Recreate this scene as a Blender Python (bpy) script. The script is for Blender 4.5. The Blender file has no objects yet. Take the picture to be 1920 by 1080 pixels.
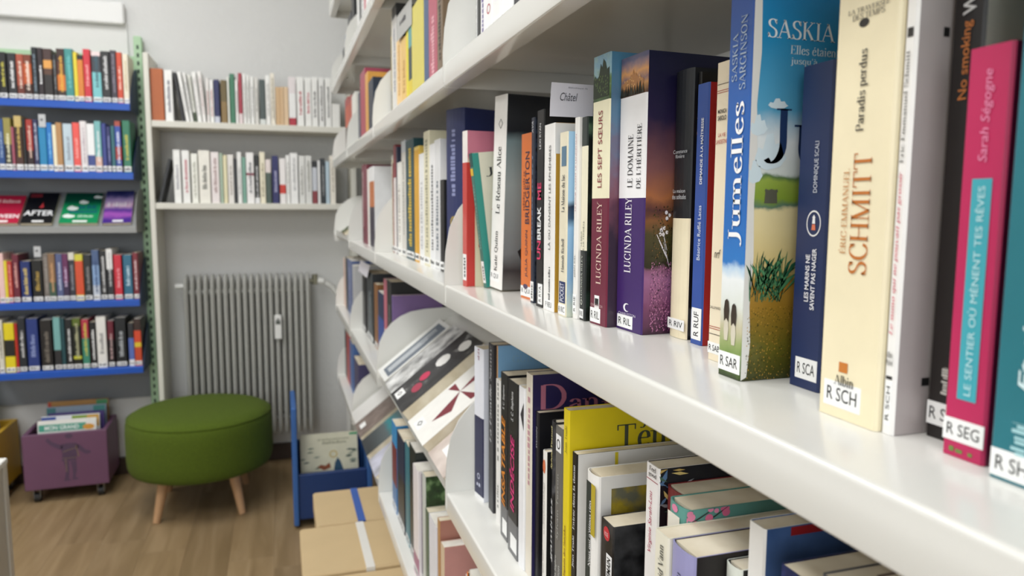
import bpy, math, random
from mathutils import Matrix, Vector

# ------------------------------------------------------------------ camera, world, lights, exposure
SC = bpy.context.scene
COL = SC.collection
F = 1365.0                      # focal length in pixels of the 1920x1080 frame
H = 1.15                        # height of the lens above the floor
A = 0.208                       # distance from the lens to the front plane of the right-hand shelves

def _norm(v): return Vector(v).normalized()
_ay = _norm((523 - 960, 389 - 540, F))            # vanishing point of the shelf run
_dn = Vector((890 - 960, 12590 - 540, F)); _dn -= _ay * _ay.dot(_dn); _dn.normalize()
_az = -_dn
_ax = _ay.cross(_az)
R = [_ax, _ay, _az]             # world axes in lens coordinates (right, down, forward)
RIGHT = Vector((R[0][0], R[1][0], R[2][0]))
DOWN = Vector((R[0][1], R[1][1], R[2][1]))
FWD = Vector((R[0][2], R[1][2], R[2][2]))
CAM = Vector((0, 0, H))

cam_data = bpy.data.cameras.new('camera')
cam = bpy.data.objects.new('camera', cam_data)
COL.objects.link(cam)
cam_data.sensor_width = 36.0
cam_data.lens = F / 1920 * 36.0
cam_data.clip_start = 0.01
cam_data.dof.use_dof = True
cam_data.dof.focus_distance = 0.56
cam_data.dof.aperture_fstop = 9.0
m = Matrix((RIGHT, -DOWN, -FWD)).transposed().to_4x4()
m.translation = CAM
cam.matrix_world = m
SC.camera = cam

world = bpy.data.worlds.new('world')
SC.world = world
world.use_nodes = True
world.node_tree.nodes['Background'].inputs[0].default_value = (0.9, 0.95, 1.0, 1)
world.node_tree.nodes['Background'].inputs[1].default_value = 0.15

SC.view_settings.view_transform = 'Standard'
SC.view_settings.look = 'None'
SC.view_settings.gamma = 1
SC.view_settings.use_curve_mapping = False
SC.view_settings.exposure = 0.08

CEIL = 2.75
def area(name, loc, sx, sy, power, color=(0.965, 0.985, 1.0), rot=(0, 0, 0)):
    l = bpy.data.lights.new(name, 'AREA')
    l.shape = 'RECTANGLE'; l.size = sx; l.size_y = sy; l.energy = power; l.color = color
    o = bpy.data.objects.new(name, l); COL.objects.link(o)
    o.location = loc; o.rotation_euler = rot
    return o
ORD_L = ['first', 'second', 'third', 'fourth']
LAMPS = [(-0.75, 0.35), (-0.75, 2.1), (-2.4, 0.35), (-2.4, 2.1)]
for lx, ly in LAMPS:
    area('ceiling_lamp_light', (lx, ly, CEIL - 0.075), 0.6, 1.2, 16 if lx > -1 else 13)
# fill light added behind the camera at an unseen window, brightens camera-facing sides
area('frontal_fill', (-1.1, -2.32, 1.55), 2.2, 1.5, 45, (0.93, 0.97, 1.0), (math.radians(-90), 0, math.pi))

# ------------------------------------------------------------------ pixel helpers (a pixel gives a direction, the touched plane gives the distance)
def ray(px, py):
    c = Vector((px - 960, py - 540, F))
    return Vector((R[0].dot(c), R[1].dot(c), R[2].dot(c)))
def onX(px, py, x): r = ray(px, py); return CAM + r * (x / r[0])
def onY(px, py, y): r = ray(px, py); return CAM + r * (y / r[1])
def onZ(px, py, z): r = ray(px, py); return CAM + r * ((z - H) / r[2])
def solve(axis, P, px=None, py=None):
    """free coordinate `axis` of P such that P projects to px (or py)"""
    Q = Vector(P) - CAM
    if px is not None: k = px - 960; v = RIGHT
    else: k = py - 540; v = DOWN
    w = v * F - FWD * k
    s = sum(w[i] * Q[i] for i in range(3) if i != axis)
    return -s / w[axis] + CAM[axis]

# ------------------------------------------------------------------ materials
def lin(h):
    h = h.lstrip('#')
    out = []
    for i in (0, 2, 4):
        c = int(h[i:i + 2], 16) / 255
        out.append(c / 12.92 if c <= 0.04045 else ((c + 0.055) / 1.055) ** 2.4)
    return (*out, 1)
MATS = {}
def nodes_of(name):
    mt = bpy.data.materials.new(name); mt.use_nodes = True
    nt = mt.node_tree
    return mt, nt, nt.nodes['Principled BSDF']
def mat(h, rough=0.45, var=0.06, scale=60, metal=0.0, coat=0.0, bump=0.0, bscale=400):
    key = (h, rough, var, scale, metal, coat, bump, bscale)
    if key in MATS: return MATS[key]
    mt, nt, b = nodes_of('finish_' + h)
    b.inputs['Roughness'].default_value = rough
    b.inputs['Metallic'].default_value = metal
    b.inputs['Coat Weight'].default_value = coat
    b.inputs['Coat Roughness'].default_value = 0.15
    c = lin(h)
    if var > 0 or bump > 0:
        tc = nt.nodes.new('ShaderNodeTexCoord')
        nz = nt.nodes.new('ShaderNodeTexNoise'); nz.inputs['Scale'].default_value = scale
        nz.inputs['Detail'].default_value = 3
        nt.links.new(tc.outputs['Object'], nz.inputs['Vector'])
        mx = nt.nodes.new('ShaderNodeMix'); mx.data_type = 'RGBA'
        mx.inputs[6].default_value = tuple(x * (1 - var) for x in c[:3]) + (1,)
        mx.inputs[7].default_value = tuple(min(1, x * (1 + var)) for x in c[:3]) + (1,)
        nt.links.new(nz.outputs['Fac'], mx.inputs[0])
        nt.links.new(mx.outputs[2], b.inputs['Base Color'])
        if bump > 0:
            n2 = nt.nodes.new('ShaderNodeTexNoise'); n2.inputs['Scale'].default_value = bscale
            n2.inputs['Detail'].default_value = 4
            nt.links.new(tc.outputs['Object'], n2.inputs['Vector'])
            bp = nt.nodes.new('ShaderNodeBump'); bp.inputs['Strength'].default_value = bump
            bp.inputs['Distance'].default_value = 0.004
            nt.links.new(n2.outputs['Fac'], bp.inputs['Height'])
            nt.links.new(bp.outputs['Normal'], b.inputs['Normal'])
    else:
        b.inputs['Base Color'].default_value = c
    MATS[key] = mt
    return mt
def ink(h): return mat(h, 0.5, 0)
def cover(h): return mat(h, 0.38, 0.07, 45)
def ramp_mat(name, stops, axis=2, lo=0.0, hi=1.0, nscale=40, namt=0.04, rough=0.35, spots=None):
    """printed picture: colour bands along one object axis, disturbed by noise"""
    mt, nt, b = nodes_of(name)
    b.inputs['Roughness'].default_value = rough
    tc = nt.nodes.new('ShaderNodeTexCoord')
    sp = nt.nodes.new('ShaderNodeSeparateXYZ'); nt.links.new(tc.outputs['Object'], sp.inputs[0])
    mr = nt.nodes.new('ShaderNodeMapRange'); mr.inputs[1].default_value = lo; mr.inputs[2].default_value = hi
    nt.links.new(sp.outputs[axis], mr.inputs[0])
    nz = nt.nodes.new('ShaderNodeTexNoise'); nz.inputs['Scale'].default_value = nscale; nz.inputs['Detail'].default_value = 6
    nt.links.new(tc.outputs['Object'], nz.inputs['Vector'])
    ma = nt.nodes.new('ShaderNodeMath'); ma.operation = 'MULTIPLY_ADD'
    ma.inputs[1].default_value = namt * 2; ma.inputs[2].default_value = -namt
    nt.links.new(nz.outputs['Fac'], ma.inputs[0])
    ad = nt.nodes.new('ShaderNodeMath'); ad.operation = 'ADD'
    nt.links.new(mr.outputs[0], ad.inputs[0]); nt.links.new(ma.outputs[0], ad.inputs[1])
    cr = nt.nodes.new('ShaderNodeValToRGB')
    el = cr.color_ramp.elements
    while len(el) < len(stops): el.new(0.5)
    for e, (p, h) in zip(el, stops): e.position = p
    for e, (p, h) in zip(el, stops): e.position = p; e.color = lin(h)
    nt.links.new(ad.outputs[0], cr.inputs[0])
    out = cr.outputs[0]
    if spots:
        n2 = nt.nodes.new('ShaderNodeTexNoise'); n2.inputs['Scale'].default_value = spots[1]; n2.inputs['Detail'].default_value = 8
        nt.links.new(tc.outputs['Object'], n2.inputs['Vector'])
        r2 = nt.nodes.new('ShaderNodeValToRGB')
        r2.color_ramp.elements[0].position = spots[2]; r2.color_ramp.elements[1].position = spots[3]
        nt.links.new(n2.outputs['Fac'], r2.inputs[0])
        mx = nt.nodes.new('ShaderNodeMix'); mx.data_type = 'RGBA'; mx.inputs[7].default_value = lin(spots[0])
        nt.links.new(r2.outputs[0], mx.inputs[0]); nt.links.new(out, mx.inputs[6])
        out = mx.outputs[2]
    nt.links.new(out, b.inputs['Base Color'])
    return mt
def noise_mat(name, stops, scale=40, detail=5, rough=0.4, bump=0.0, stretch=(1, 1, 1)):
    mt, nt, b = nodes_of(name)
    b.inputs['Roughness'].default_value = rough
    tc = nt.nodes.new('ShaderNodeTexCoord')
    mp = nt.nodes.new('ShaderNodeMapping'); mp.inputs['Scale'].default_value = stretch
    nt.links.new(tc.outputs['Object'], mp.inputs[0])
    nz = nt.nodes.new('ShaderNodeTexNoise'); nz.inputs['Scale'].default_value = scale; nz.inputs['Detail'].default_value = detail
    nt.links.new(mp.outputs[0], nz.inputs['Vector'])
    cr = nt.nodes.new('ShaderNodeValToRGB'); el = cr.color_ramp.elements
    while len(el) < len(stops): el.new(0.5)
    for e, (p, h) in zip(el, stops): e.position = p; e.color = lin(h)
    nt.links.new(nz.outputs['Fac'], cr.inputs[0]); nt.links.new(cr.outputs[0], b.inputs['Base Color'])
    if bump:
        bp = nt.nodes.new('ShaderNodeBump'); bp.inputs['Strength'].default_value = bump; bp.inputs['Distance'].default_value = 0.003
        nt.links.new(nz.outputs['Fac'], bp.inputs['Height']); nt.links.new(bp.outputs['Normal'], b.inputs['Normal'])
    return mt

M_SHELF = mat('e3e2dc', 0.22, 0.02, 6, coat=0.3)
M_PAGES = noise_mat('paper_pages', [(0.35, 'd8cbb0'), (0.65, 'ece2cc')], 30, 3, 0.8, 0.0, (1, 1, 1))
M_PAGES_W = noise_mat('paper_white', [(0.35, 'dcd7cb'), (0.65, 'f0ece2')], 30, 3, 0.8)
M_LABEL = mat('f4f4f2', 0.5, 0.02, 80)
M_BLACK = ink('141414')

# ------------------------------------------------------------------ mesh helpers
def link(name, me, parent=None, mats=None):
    o = bpy.data.objects.new(name, me)
    COL.objects.link(o)
    if mats:
        for x in (mats if isinstance(mats, (list, tuple)) else [mats]): me.materials.append(x)
    if parent is not None: o.parent = parent
    return o
def poly(name, verts, faces, mats=None, parent=None, mi=None, smooth=False):
    me = bpy.data.meshes.new(name)
    me.from_pydata(verts, [], faces)
    if mi: me.polygons.foreach_set('material_index', mi)
    if smooth: me.polygons.foreach_set('use_smooth', [True] * len(faces))
    me.update()
    return link(name, me, parent, mats)
def empty(name, loc=(0, 0, 0), rz=0.0):
    o = bpy.data.objects.new(name, None); COL.objects.link(o)
    o.empty_display_size = 0.05
    o.location = loc; o.rotation_euler = (0, 0, rz)
    return o
def tag(o, label, cat, group=None):
    o['label'] = label; o['category'] = cat
    if group: o['group'] = group
    return o
def struct(o): o['kind'] = 'structure'; return o
class MB:
    def __init__(s): s.v = []; s.f = []; s.m = []
    def add(s, verts, faces, mi=0):
        n = len(s.v); s.v += [tuple(p) for p in verts]
        for f in faces: s.f.append(tuple(i + n for i in f)); s.m.append(mi)
    def box(s, x0, x1, y0, y1, z0, z1, mi=0, bev=0.0):
        if bev <= 0:
            v = [(x0, y0, z0), (x1, y0, z0), (x1, y1, z0), (x0, y1, z0), (x0, y0, z1), (x1, y0, z1), (x1, y1, z1), (x0, y1, z1)]
            s.add(v, [(3, 2, 1, 0), (4, 5, 6, 7), (0, 1, 5, 4), (1, 2, 6, 5), (2, 3, 7, 6), (3, 0, 4, 7)], mi)
            return s
        b = bev
        def ring(z, i):
            return [(x0 + b + i, y0 + i, z), (x1 - b - i, y0 + i, z), (x1 - i, y0 + b + i, z), (x1 - i, y1 - b - i, z),
                    (x1 - b - i, y1 - i, z), (x0 + b + i, y1 - i, z), (x0 + i, y1 - b - i, z), (x0 + i, y0 + b + i, z)]
        v = ring(z0, b * .7) + ring(z0 + b, 0) + ring(z1 - b, 0) + ring(z1, b * .7)
        f = [tuple(range(7, -1, -1)), tuple(range(24, 32))]
        for k in range(3):
            for i in range(8):
                j = (i + 1) % 8
                f.append((k * 8 + i, k * 8 + j, k * 8 + 8 + j, k * 8 + 8 + i))
        s.add(v, f, mi)
        return s
    def prism(s, pts, axis, a0, a1, mi=0):
        """closed outline pts (2D) extruded along axis; 2D coords are the two other axes in order"""
        def mk(p, a):
            q = list(p); q.insert(axis, a); return tuple(q)
        n = len(pts)
        v = [mk(p, a0) for p in pts] + [mk(p, a1) for p in pts]
        f = [tuple(range(n - 1, -1, -1)), tuple(range(n, 2 * n))]
        f += [(i, (i + 1) % n, n + (i + 1) % n, n + i) for i in range(n)]
        s.add(v, f, mi)
        return s
    def tube(s, p0, p1, r0, r1=None, n=12, mi=0, caps=True):
        r1 = r0 if r1 is None else r1
        p0 = Vector(p0); p1 = Vector(p1); d = (p1 - p0).normalized()
        u = d.orthogonal().normalized(); w = d.cross(u)
        v = []
        for p, r in ((p0, r0), (p1, r1)):
            for i in range(n):
                t = 2 * math.pi * i / n
                v.append(p + u * (r * math.cos(t)) + w * (r * math.sin(t)))
        f = [(i, (i + 1) % n, n + (i + 1) % n, n + i) for i in range(n)]
        if caps: f += [tuple(range(n - 1, -1, -1)), tuple(range(n, 2 * n))]
        s.add(v, f, mi)
        return s
    def lathe(s, prof, n=32, mi=0, cx=0, cy=0):
        v = []
        for r, z in prof:
            for i in range(n):
                t = 2 * math.pi * i / n
                v.append((cx + r * math.cos(t), cy + r * math.sin(t), z))
        f = []
        for k in range(len(prof) - 1):
            for i in range(n):
                j = (i + 1) % n
                f.append((k * n + i, k * n + j, k * n + n + j, k * n + n + i))
        f += [tuple(range(n - 1, -1, -1)), tuple(range((len(prof) - 1) * n, len(prof) * n))]
        s.add(v, f, mi)
        return s
    def build(s, name, mats=None, parent=None, smooth=False):
        return poly(name, s.v, s.f, mats, parent, s.m, smooth)
def auto_smooth(o, deg=35):
    me = o.data
    import bmesh
    bm = bmesh.new(); bm.from_mesh(me)
    bmesh.ops.recalc_face_normals(bm, faces=bm.faces)
    for e in bm.edges:
        e.smooth = len(e.link_faces) == 2 and e.calc_face_angle(0) < math.radians(deg)
    for f in bm.faces: f.smooth = True
    bm.to_mesh(me); bm.free()
    return o

# ------------------------------------------------------------------ lettering
TEXT_CACHE = {}
# a small old-style serif alphabet drawn with a broad nib: upright strokes thick, level strokes thin
def _S(*p, w=None): return ('s', p, w)
def _C(*p, w=None): return ('c', p, w)
def _o(cx, cy, rx, ry): return ('c', tuple((cx + rx * math.cos(2 * math.pi * i / 16), cy + ry * math.sin(2 * math.pi * i / 16)) for i in range(17)), None)
def _st(x, a=0, b=1.0, w=None): return ('s', ((x, a), (x, b)), w)
TN, TK = .045, .125
SERIF = {
 'A': (.78, [_S((.08, 0), (.39, 1), w=TN), _S((.37, 1), (.69, 0), w=TK), _S((.2, .34), (.56, .34))], [(.08, 0), (.69, 0)]),
 'B': (.68, [_st(.16), _C((.16, 1), (.38, 1), (.5, .9), (.52, .77), (.48, .62), (.36, .54), (.16, .53)), _C((.34, .53), (.52, .48), (.59, .28), (.52, .07), (.36, .0), (.16, 0))], []),
 'C': (.74, [_C((.64, .76), (.57, .93), (.42, 1), (.24, .92), (.12, .7), (.1, .5), (.12, .3), (.24, .08), (.42, 0), (.58, .06), (.67, .24)), _S((.65, .98), (.65, .7), w=TN)], []),
 'D': (.8, [_st(.16), _C((.16, 1), (.4, 1), (.58, .88), (.68, .65), (.69, .5), (.68, .35), (.58, .12), (.4, 0), (.16, 0))], []),
 'E': (.64, [_st(.16), _S((.16, 0.02), (.57, .02)), _S((.16, .52), (.42, .52)), _S((.16, .98), (.53, .98)), _S((.53, 1), (.53, .8), w=TN), _S((.57, 0), (.57, .22), w=TN), _S((.42, .42), (.42, .62), w=TN)], [(.16, 0), (.16, 1)]),
 'F': (.6, [_st(.16), _S((.16, .52), (.42, .52)), _S((.16, .98), (.53, .98)), _S((.53, 1), (.53, .8), w=TN)], [(.16, 0)]),
 'G': (.8, [_C((.62, .78), (.55, .94), (.42, 1), (.24, .92), (.12, .7), (.1, .5), (.12, .3), (.24, .08), (.42, 0), (.56, .05), (.64, .12)), _st(.66, .06, .44), _S((.63, .98), (.63, .72), w=TN)], [(.66, .44)]),
 'H': (.84, [_st(.16), _st(.68), _S((.16, .52), (.68, .52))], [(.16, 0), (.16, 1), (.68, 0), (.68, 1)]),
 'I': (.38, [_st(.19)], [(.19, 0), (.19, 1)]),
 'J': (.46, [_C((.28, 1), (.28, .6), (.28, .15), (.2, -.1), (.08, -.18), (.0, -.1))], [(.28, 1)]),
 'K': (.76, [_st(.16), _S((.62, 1), (.2, .46), w=TN), _S((.32, .58), (.64, 0), w=TK)], [(.16, 0), (.16, 1), (.64, 0), (.6, 1)]),
 'L': (.6, [_st(.16), _S((.16, .02), (.55, .02)), _S((.55, 0), (.55, .24), w=TN)], [(.16, 0), (.16, 1)]),
 'M': (.96, [_st(.14, w=TN), _S((.14, 1), (.46, 0), w=TK), _S((.45, 0), (.79, 1), w=TN), _st(.79)], [(.14, 0), (.79, 0), (.14, 1), (.79, 1)]),
 'N': (.84, [_st(.14, w=TN), _S((.14, 1), (.68, 0), w=TK), _st(.68, w=TN)], [(.14, 0), (.14, 1), (.68, 1)]),
 'O': (.84, [_o(.42, .5, .31, .48)], []),
 'P': (.64, [_st(.16), _C((.16, 1), (.4, 1), (.53, .9), (.56, .73), (.52, .56), (.4, .47), (.16, .46))], [(.16, 0)]),
 'Q': (.84, [_o(.42, .5, .31, .48), _C((.4, .02), (.5, -.12), (.75, -.2), w=.08)], []),
 'R': (.72, [_st(.16), _C((.16, 1), (.38, 1), (.5, .9), (.53, .75), (.5, .6), (.38, .52), (.16, .51)), _S((.34, .52), (.62, 0), w=TK)], [(.16, 0), (.64, 0)]),
 'S': (.6, [_C((.5, .8), (.44, .94), (.31, .99), (.16, .93), (.11, .78), (.18, .62), (.34, .52), (.48, .4), (.52, .22), (.45, .06), (.3, .01), (.15, .07), (.08, .22)), _S((.51, .99), (.51, .74), w=TN), _S((.08, .0), (.08, .26), w=TN)], []),
 'T': (.72, [_st(.36), _S((.05, .98), (.67, .98)), _S((.06, 1), (.06, .78), w=TN), _S((.66, 1), (.66, .78), w=TN)], [(.36, 0)]),
 'U': (.8, [_C((.16, 1), (.16, .6), (.16, .3), (.22, .08), (.4, 0), (.56, .08), (.63, .3)), _S((.63, .26), (.63, 1), w=TN)], [(.16, 1), (.63, 1)]),
 'V': (.76, [_S((.08, 1), (.39, 0), w=TK), _S((.38, 0), (.68, 1), w=TN)], [(.08, 1), (.68, 1)]),
 'Y': (.74, [_S((.07, 1), (.36, .45), w=TK), _S((.37, .45), (.66, 1), w=TN), _st(.37, 0, .5)], [(.37, 0), (.07, 1), (.66, 1)]),
 'Z': (.66, [_S((.1, .98), (.56, .98)), _S((.54, 1), (.1, 0), w=TK), _S((.1, .02), (.58, .02))], []),
 'a': (.52, [_st(.38, 0, .46), _C((.1, .52), (.16, .64), (.26, .67), (.36, .6), (.38, .44)), _C((.38, .42), (.22, .36), (.1, .26), (.09, .12), (.17, .01), (.28, .04), (.38, .16)), _S((.38, .02), (.48, .04))], []),
 'b': (.56, [_st(.13, 0, 1.02), _C((.13, .52), (.22, .65), (.34, .66), (.45, .5), (.46, .32), (.43, .14), (.33, .01), (.2, .02), (.13, .1))], [(.1, 1.02)]),
 'c': (.48, [_C((.41, .52), (.36, .64), (.26, .67), (.13, .55), (.09, .34), (.13, .12), (.25, .01), (.36, .05), (.43, .16))], []),
 'd': (.56, [_st(.43, 0, 1.02), _C((.43, .54), (.34, .66), (.22, .66), (.11, .5), (.09, .32), (.13, .12), (.23, .01), (.35, .03), (.43, .14))], [(.4, 1.02), (.46, 0)]),
 'e': (.5, [_S((.1, .4), (.42, .4)), _C((.42, .4), (.39, .6), (.27, .67), (.14, .56), (.09, .34), (.14, .1), (.27, .01), (.38, .06), (.44, .17))], []),
 'f': (.36, [_C((.36, .92), (.28, 1.01), (.19, .93), (.17, .75), (.17, 0)), _S((.05, .65), (.34, .65))], [(.17, 0)]),
 'g': (.54, [_o(.25, .45, .155, .21), _o(.26, -.12, .19, .13), _C((.14, .28), (.1, .16), (.2, .07), (.36, .04)), _S((.36, .6), (.5, .64))], []),
 'h': (.6, [_st(.13, 0, 1.02), _C((.13, .5), (.22, .63), (.32, .66), (.42, .56), (.44, .4), (.44, 0))], [(.1, 1.02), (.13, 0), (.44, 0)]),
 'i': (.3, [_st(.14, 0, .66), ('c', tuple((.14 + .035 * math.cos(2 * math.pi * i / 8), .9 + .035 * math.sin(2 * math.pi * i / 8)) for i in range(9)), .08)], [(.14, 0), (.11, .66)]),
 'j': (.3, [_C((.15, .66), (.15, .1), (.14, -.16), (.05, -.28), (-.04, -.24)), ('c', tuple((.15 + .035 * math.cos(2 * math.pi * i / 8), .9 + .035 * math.sin(2 * math.pi * i / 8)) for i in range(9)), .08)], [(.12, .66)]),
 'k': (.56, [_st(.13, 0, 1.02), _S((.44, .64), (.16, .3), w=TN), _S((.24, .4), (.46, 0), w=.11)], [(.1, 1.02), (.13, 0), (.46, 0), (.43, .65)]),
 'l': (.28, [_st(.14, 0, 1.02)], [(.14, 0), (.11, 1.02)]),
 'm': (.88, [_st(.13, 0, .66), _C((.13, .5), (.22, .63), (.3, .66), (.4, .56), (.42, .4), (.42, 0)), _C((.42, .5), (.51, .63), (.59, .66), (.69, .56), (.71, .4), (.71, 0))], [(.1, .66), (.13, 0), (.42, 0), (.71, 0)]),
 'n': (.6, [_st(.13, 0, .66), _C((.13, .5), (.22, .63), (.32, .66), (.42, .56), (.44, .4), (.44, 0))], [(.1, .66), (.13, 0), (.44, 0)]),
 'o': (.54, [_o(.27, .335, .175, .33)], []),
 'p': (.56, [_st(.13, -.3, .66), _C((.13, .54), (.22, .66), (.34, .66), (.45, .5), (.46, .32), (.43, .14), (.33, .01), (.2, .02), (.13, .1))], [(.1, .66), (.13, -.3)]),
 'q': (.56, [_st(.43, -.3, .66), _C((.43, .54), (.34, .66), (.22, .66), (.11, .5), (.09, .32), (.13, .12), (.23, .01), (.35, .03), (.43, .14))], [(.43, -.3)]),
 'r': (.42, [_st(.13, 0, .66), _C((.13, .48), (.22, .62), (.31, .66), (.39, .6), w=.07)], [(.1, .66), (.13, 0)]),
 's': (.42, [_C((.35, .52), (.3, .64), (.21, .67), (.11, .6), (.1, .48), (.2, .38), (.32, .28), (.35, .14), (.27, .02), (.17, .01), (.08, .1)), _S((.35, .66), (.35, .5), w=TN), _S((.08, .0), (.08, .17), w=TN)], []),
 't': (.36, [_C((.17, .86), (.17, .5), (.17, .18), (.2, .04), (.28, .02), (.35, .1)), _S((.04, .65), (.33, .65))], []),
 'u': (.6, [_C((.13, .66), (.13, .4), (.13, .2), (.19, .03), (.3, .02), (.42, .16)), _st(.44, 0, .66)], [(.1, .66), (.41, .66), (.48, 0)]),
 'v': (.54, [_S((.06, .66), (.27, 0), w=.11), _S((.26, 0), (.47, .66), w=TN)], [(.06, .66), (.47, .66)]),
 'w': (.8, [_S((.06, .66), (.24, 0), w=.11), _S((.23, 0), (.4, .66), w=TN), _S((.4, .66), (.57, 0), w=.11), _S((.56, 0), (.73, .66), w=TN)], [(.06, .66), (.73, .66)]),
 'x': (.52, [_S((.08, .66), (.44, 0), w=.11), _S((.42, .66), (.08, 0), w=TN)], [(.08, 0), (.44, 0), (.08, .66), (.42, .66)]),
 'y': (.54, [_S((.06, .66), (.28, 0), w=.11), _C((.48, .66), (.28, .0), (.18, -.24), (.06, -.26), w=TN)], [(.06, .66), (.48, .66)]),
 'z': (.46, [_S((.08, .64), (.38, .64)), _S((.37, .66), (.08, 0), w=.1), _S((.08, .02), (.4, .02))], []),
 '-': (.36, [_S((.06, .34), (.3, .34), w=.06)], []), "'": (.22, [_S((.11, 1), (.09, .74), w=.08)], []), ' ': (.3, [], []), '.': (.24, [_S((.1, 0), (.1, .09), w=.1)], []),
}
def stroke_polys(kind, pts, w):
    pts = [Vector(p) for p in pts]
    if kind == 'c':
        q = []
        for i in range(len(pts) - 1):
            p0, p1, p2, p3 = pts[max(i - 1, 0)], pts[i], pts[i + 1], pts[min(i + 2, len(pts) - 1)]
            for k in range(3):
                t = k / 3
                q.append(.5 * ((2 * p1) + (p2 - p0) * t + (2 * p0 - 5 * p1 + 4 * p2 - p3) * t * t + (3 * p1 - p0 - 3 * p2 + p3) * t ** 3))
        pts = q + [pts[-1]]
    L_, R_ = [], []
    closed = (pts[0] - pts[-1]).length < 1e-4
    for i, p in enumerate(pts):
        a = pts[i - 1] if i else (pts[-2] if closed else p); b = pts[i + 1] if i < len(pts) - 1 else (pts[1] if closed else p)
        d = (b - a).normalized()
        ww = w if w else TN + (TK - TN) * abs(d.y) ** 1.5
        if kind == 's' and abs(d.y) > .2: n = Vector((1, 0)) * (1 if d.y < 0 else -1); ww = ww if abs(d.x) < .05 else ww / max(.6, abs(d.y))
        else: n = Vector((-d.y, d.x))
        L_.append(tuple(p + n * ww / 2)); R_.append(tuple(p - n * ww / 2))
    return [[L_[i], R_[i], R_[i + 1], L_[i + 1]] for i in range(len(pts) - 1)]
def serif_text(body, spacing=1.0):
    import unicodedata
    vs, fs = [], []; x = 0
    def addp(pl):
        k = len(vs); vs.extend(pl); fs.append(tuple(range(k, k + len(pl))))
    for ch in body.replace('Œ', 'OE').replace('’', "'"):
        d = unicodedata.normalize('NFD', ch)
        g = SERIF.get(d[0]) or SERIF[' ']
        for kind, p, w in g[1]:
            for pl in stroke_polys(kind, [(x + u, v) for u, v in p], w): addp(pl)
        for sx, sy in g[2]:
            y0, y1 = (sy, sy + .035) if sy < .3 else (sy - .035, sy)
            addp([(x + sx - .13, y0), (x + sx + .13, y0), (x + sx + .13, y1), (x + sx - .13, y1)])
        if len(d) > 1:
            top = 1.1 if d[0].isupper() else .78
            cx = x + g[0] * .48
            if d[1] == '\u0301': addp([(cx - .03, top), (cx + .03, top), (cx + .16, top + .18), (cx + .05, top + .18)])
            elif d[1] == '\u0300': addp([(cx - .03, top), (cx + .03, top), (cx - .05, top + .18), (cx - .16, top + .18)])
            else: addp([(cx - .14, top), (cx - .08, top), (cx, top + .16), (cx - .02, top + .2)]); addp([(cx + .08, top), (cx + .14, top), (cx + .02, top + .2), (cx, top + .16)])
        x += g[0] * spacing
    return vs, fs
def _unit(key, vs, fs):
    if vs:
        x0 = min(v[0] for v in vs); x1 = max(v[0] for v in vs); y0 = min(v[1] for v in vs); y1 = max(v[1] for v in vs)
        vs = [((x - x0) / max(1e-6, x1 - x0), (y - y0) / max(1e-6, y1 - y0)) for x, y in vs]
    TEXT_CACHE[key] = (vs, fs)
    return vs, fs
def glyph_mesh(body, bold=0.0, serif=False, italic=0.0, spacing=1.0):
    """flat letters in the unit box (verts 2D, faces)"""
    key = (body, bold, serif, italic, spacing)
    if key in TEXT_CACHE: return TEXT_CACHE[key]
    if serif:
        vs, fs = serif_text(body, spacing)
        return _unit(key, [(x + y * italic, y) for x, y in vs], fs)
    cu = bpy.data.curves.new('lettering', 'FONT')
    cu.body = body; cu.size = 1.0; cu.offset = bold; cu.resolution_u = 3; cu.space_character = spacing
    cu.fill_mode = 'FRONT'
    o = bpy.data.objects.new('lettering', cu); COL.objects.link(o)
    me = bpy.data.meshes.new_from_object(o)
    vs = [(v.co.x, v.co.y) for v in me.vertices]
    fs = [tuple(p.vertices) for p in me.polygons]
    if italic: vs = [(x + y * italic, y) for x, y in vs]
    bpy.data.objects.remove(o); bpy.data.curves.remove(cu); bpy.data.meshes.remove(me)
    return _unit(key, vs, fs)
def marks(n, seed, gap=0.25):
    """a line of illegible lettering: small upright strokes in the unit box"""
    rnd = random.Random(seed)
    vs, fs = [], []; x = 0
    while x < 1:
        w = rnd.uniform(0.4, 0.9) / n
        h = 1.0 if rnd.random() < .3 else rnd.uniform(.65, .8)
        x1 = min(1, x + w)
        k = len(vs); vs += [(x, 0), (x1, 0), (x1, h), (x, h)]; fs.append((k, k + 1, k + 2, k + 3))
        x = x1 + gap / n * (3 if rnd.random() < .15 else 1)
    return vs, fs

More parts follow.
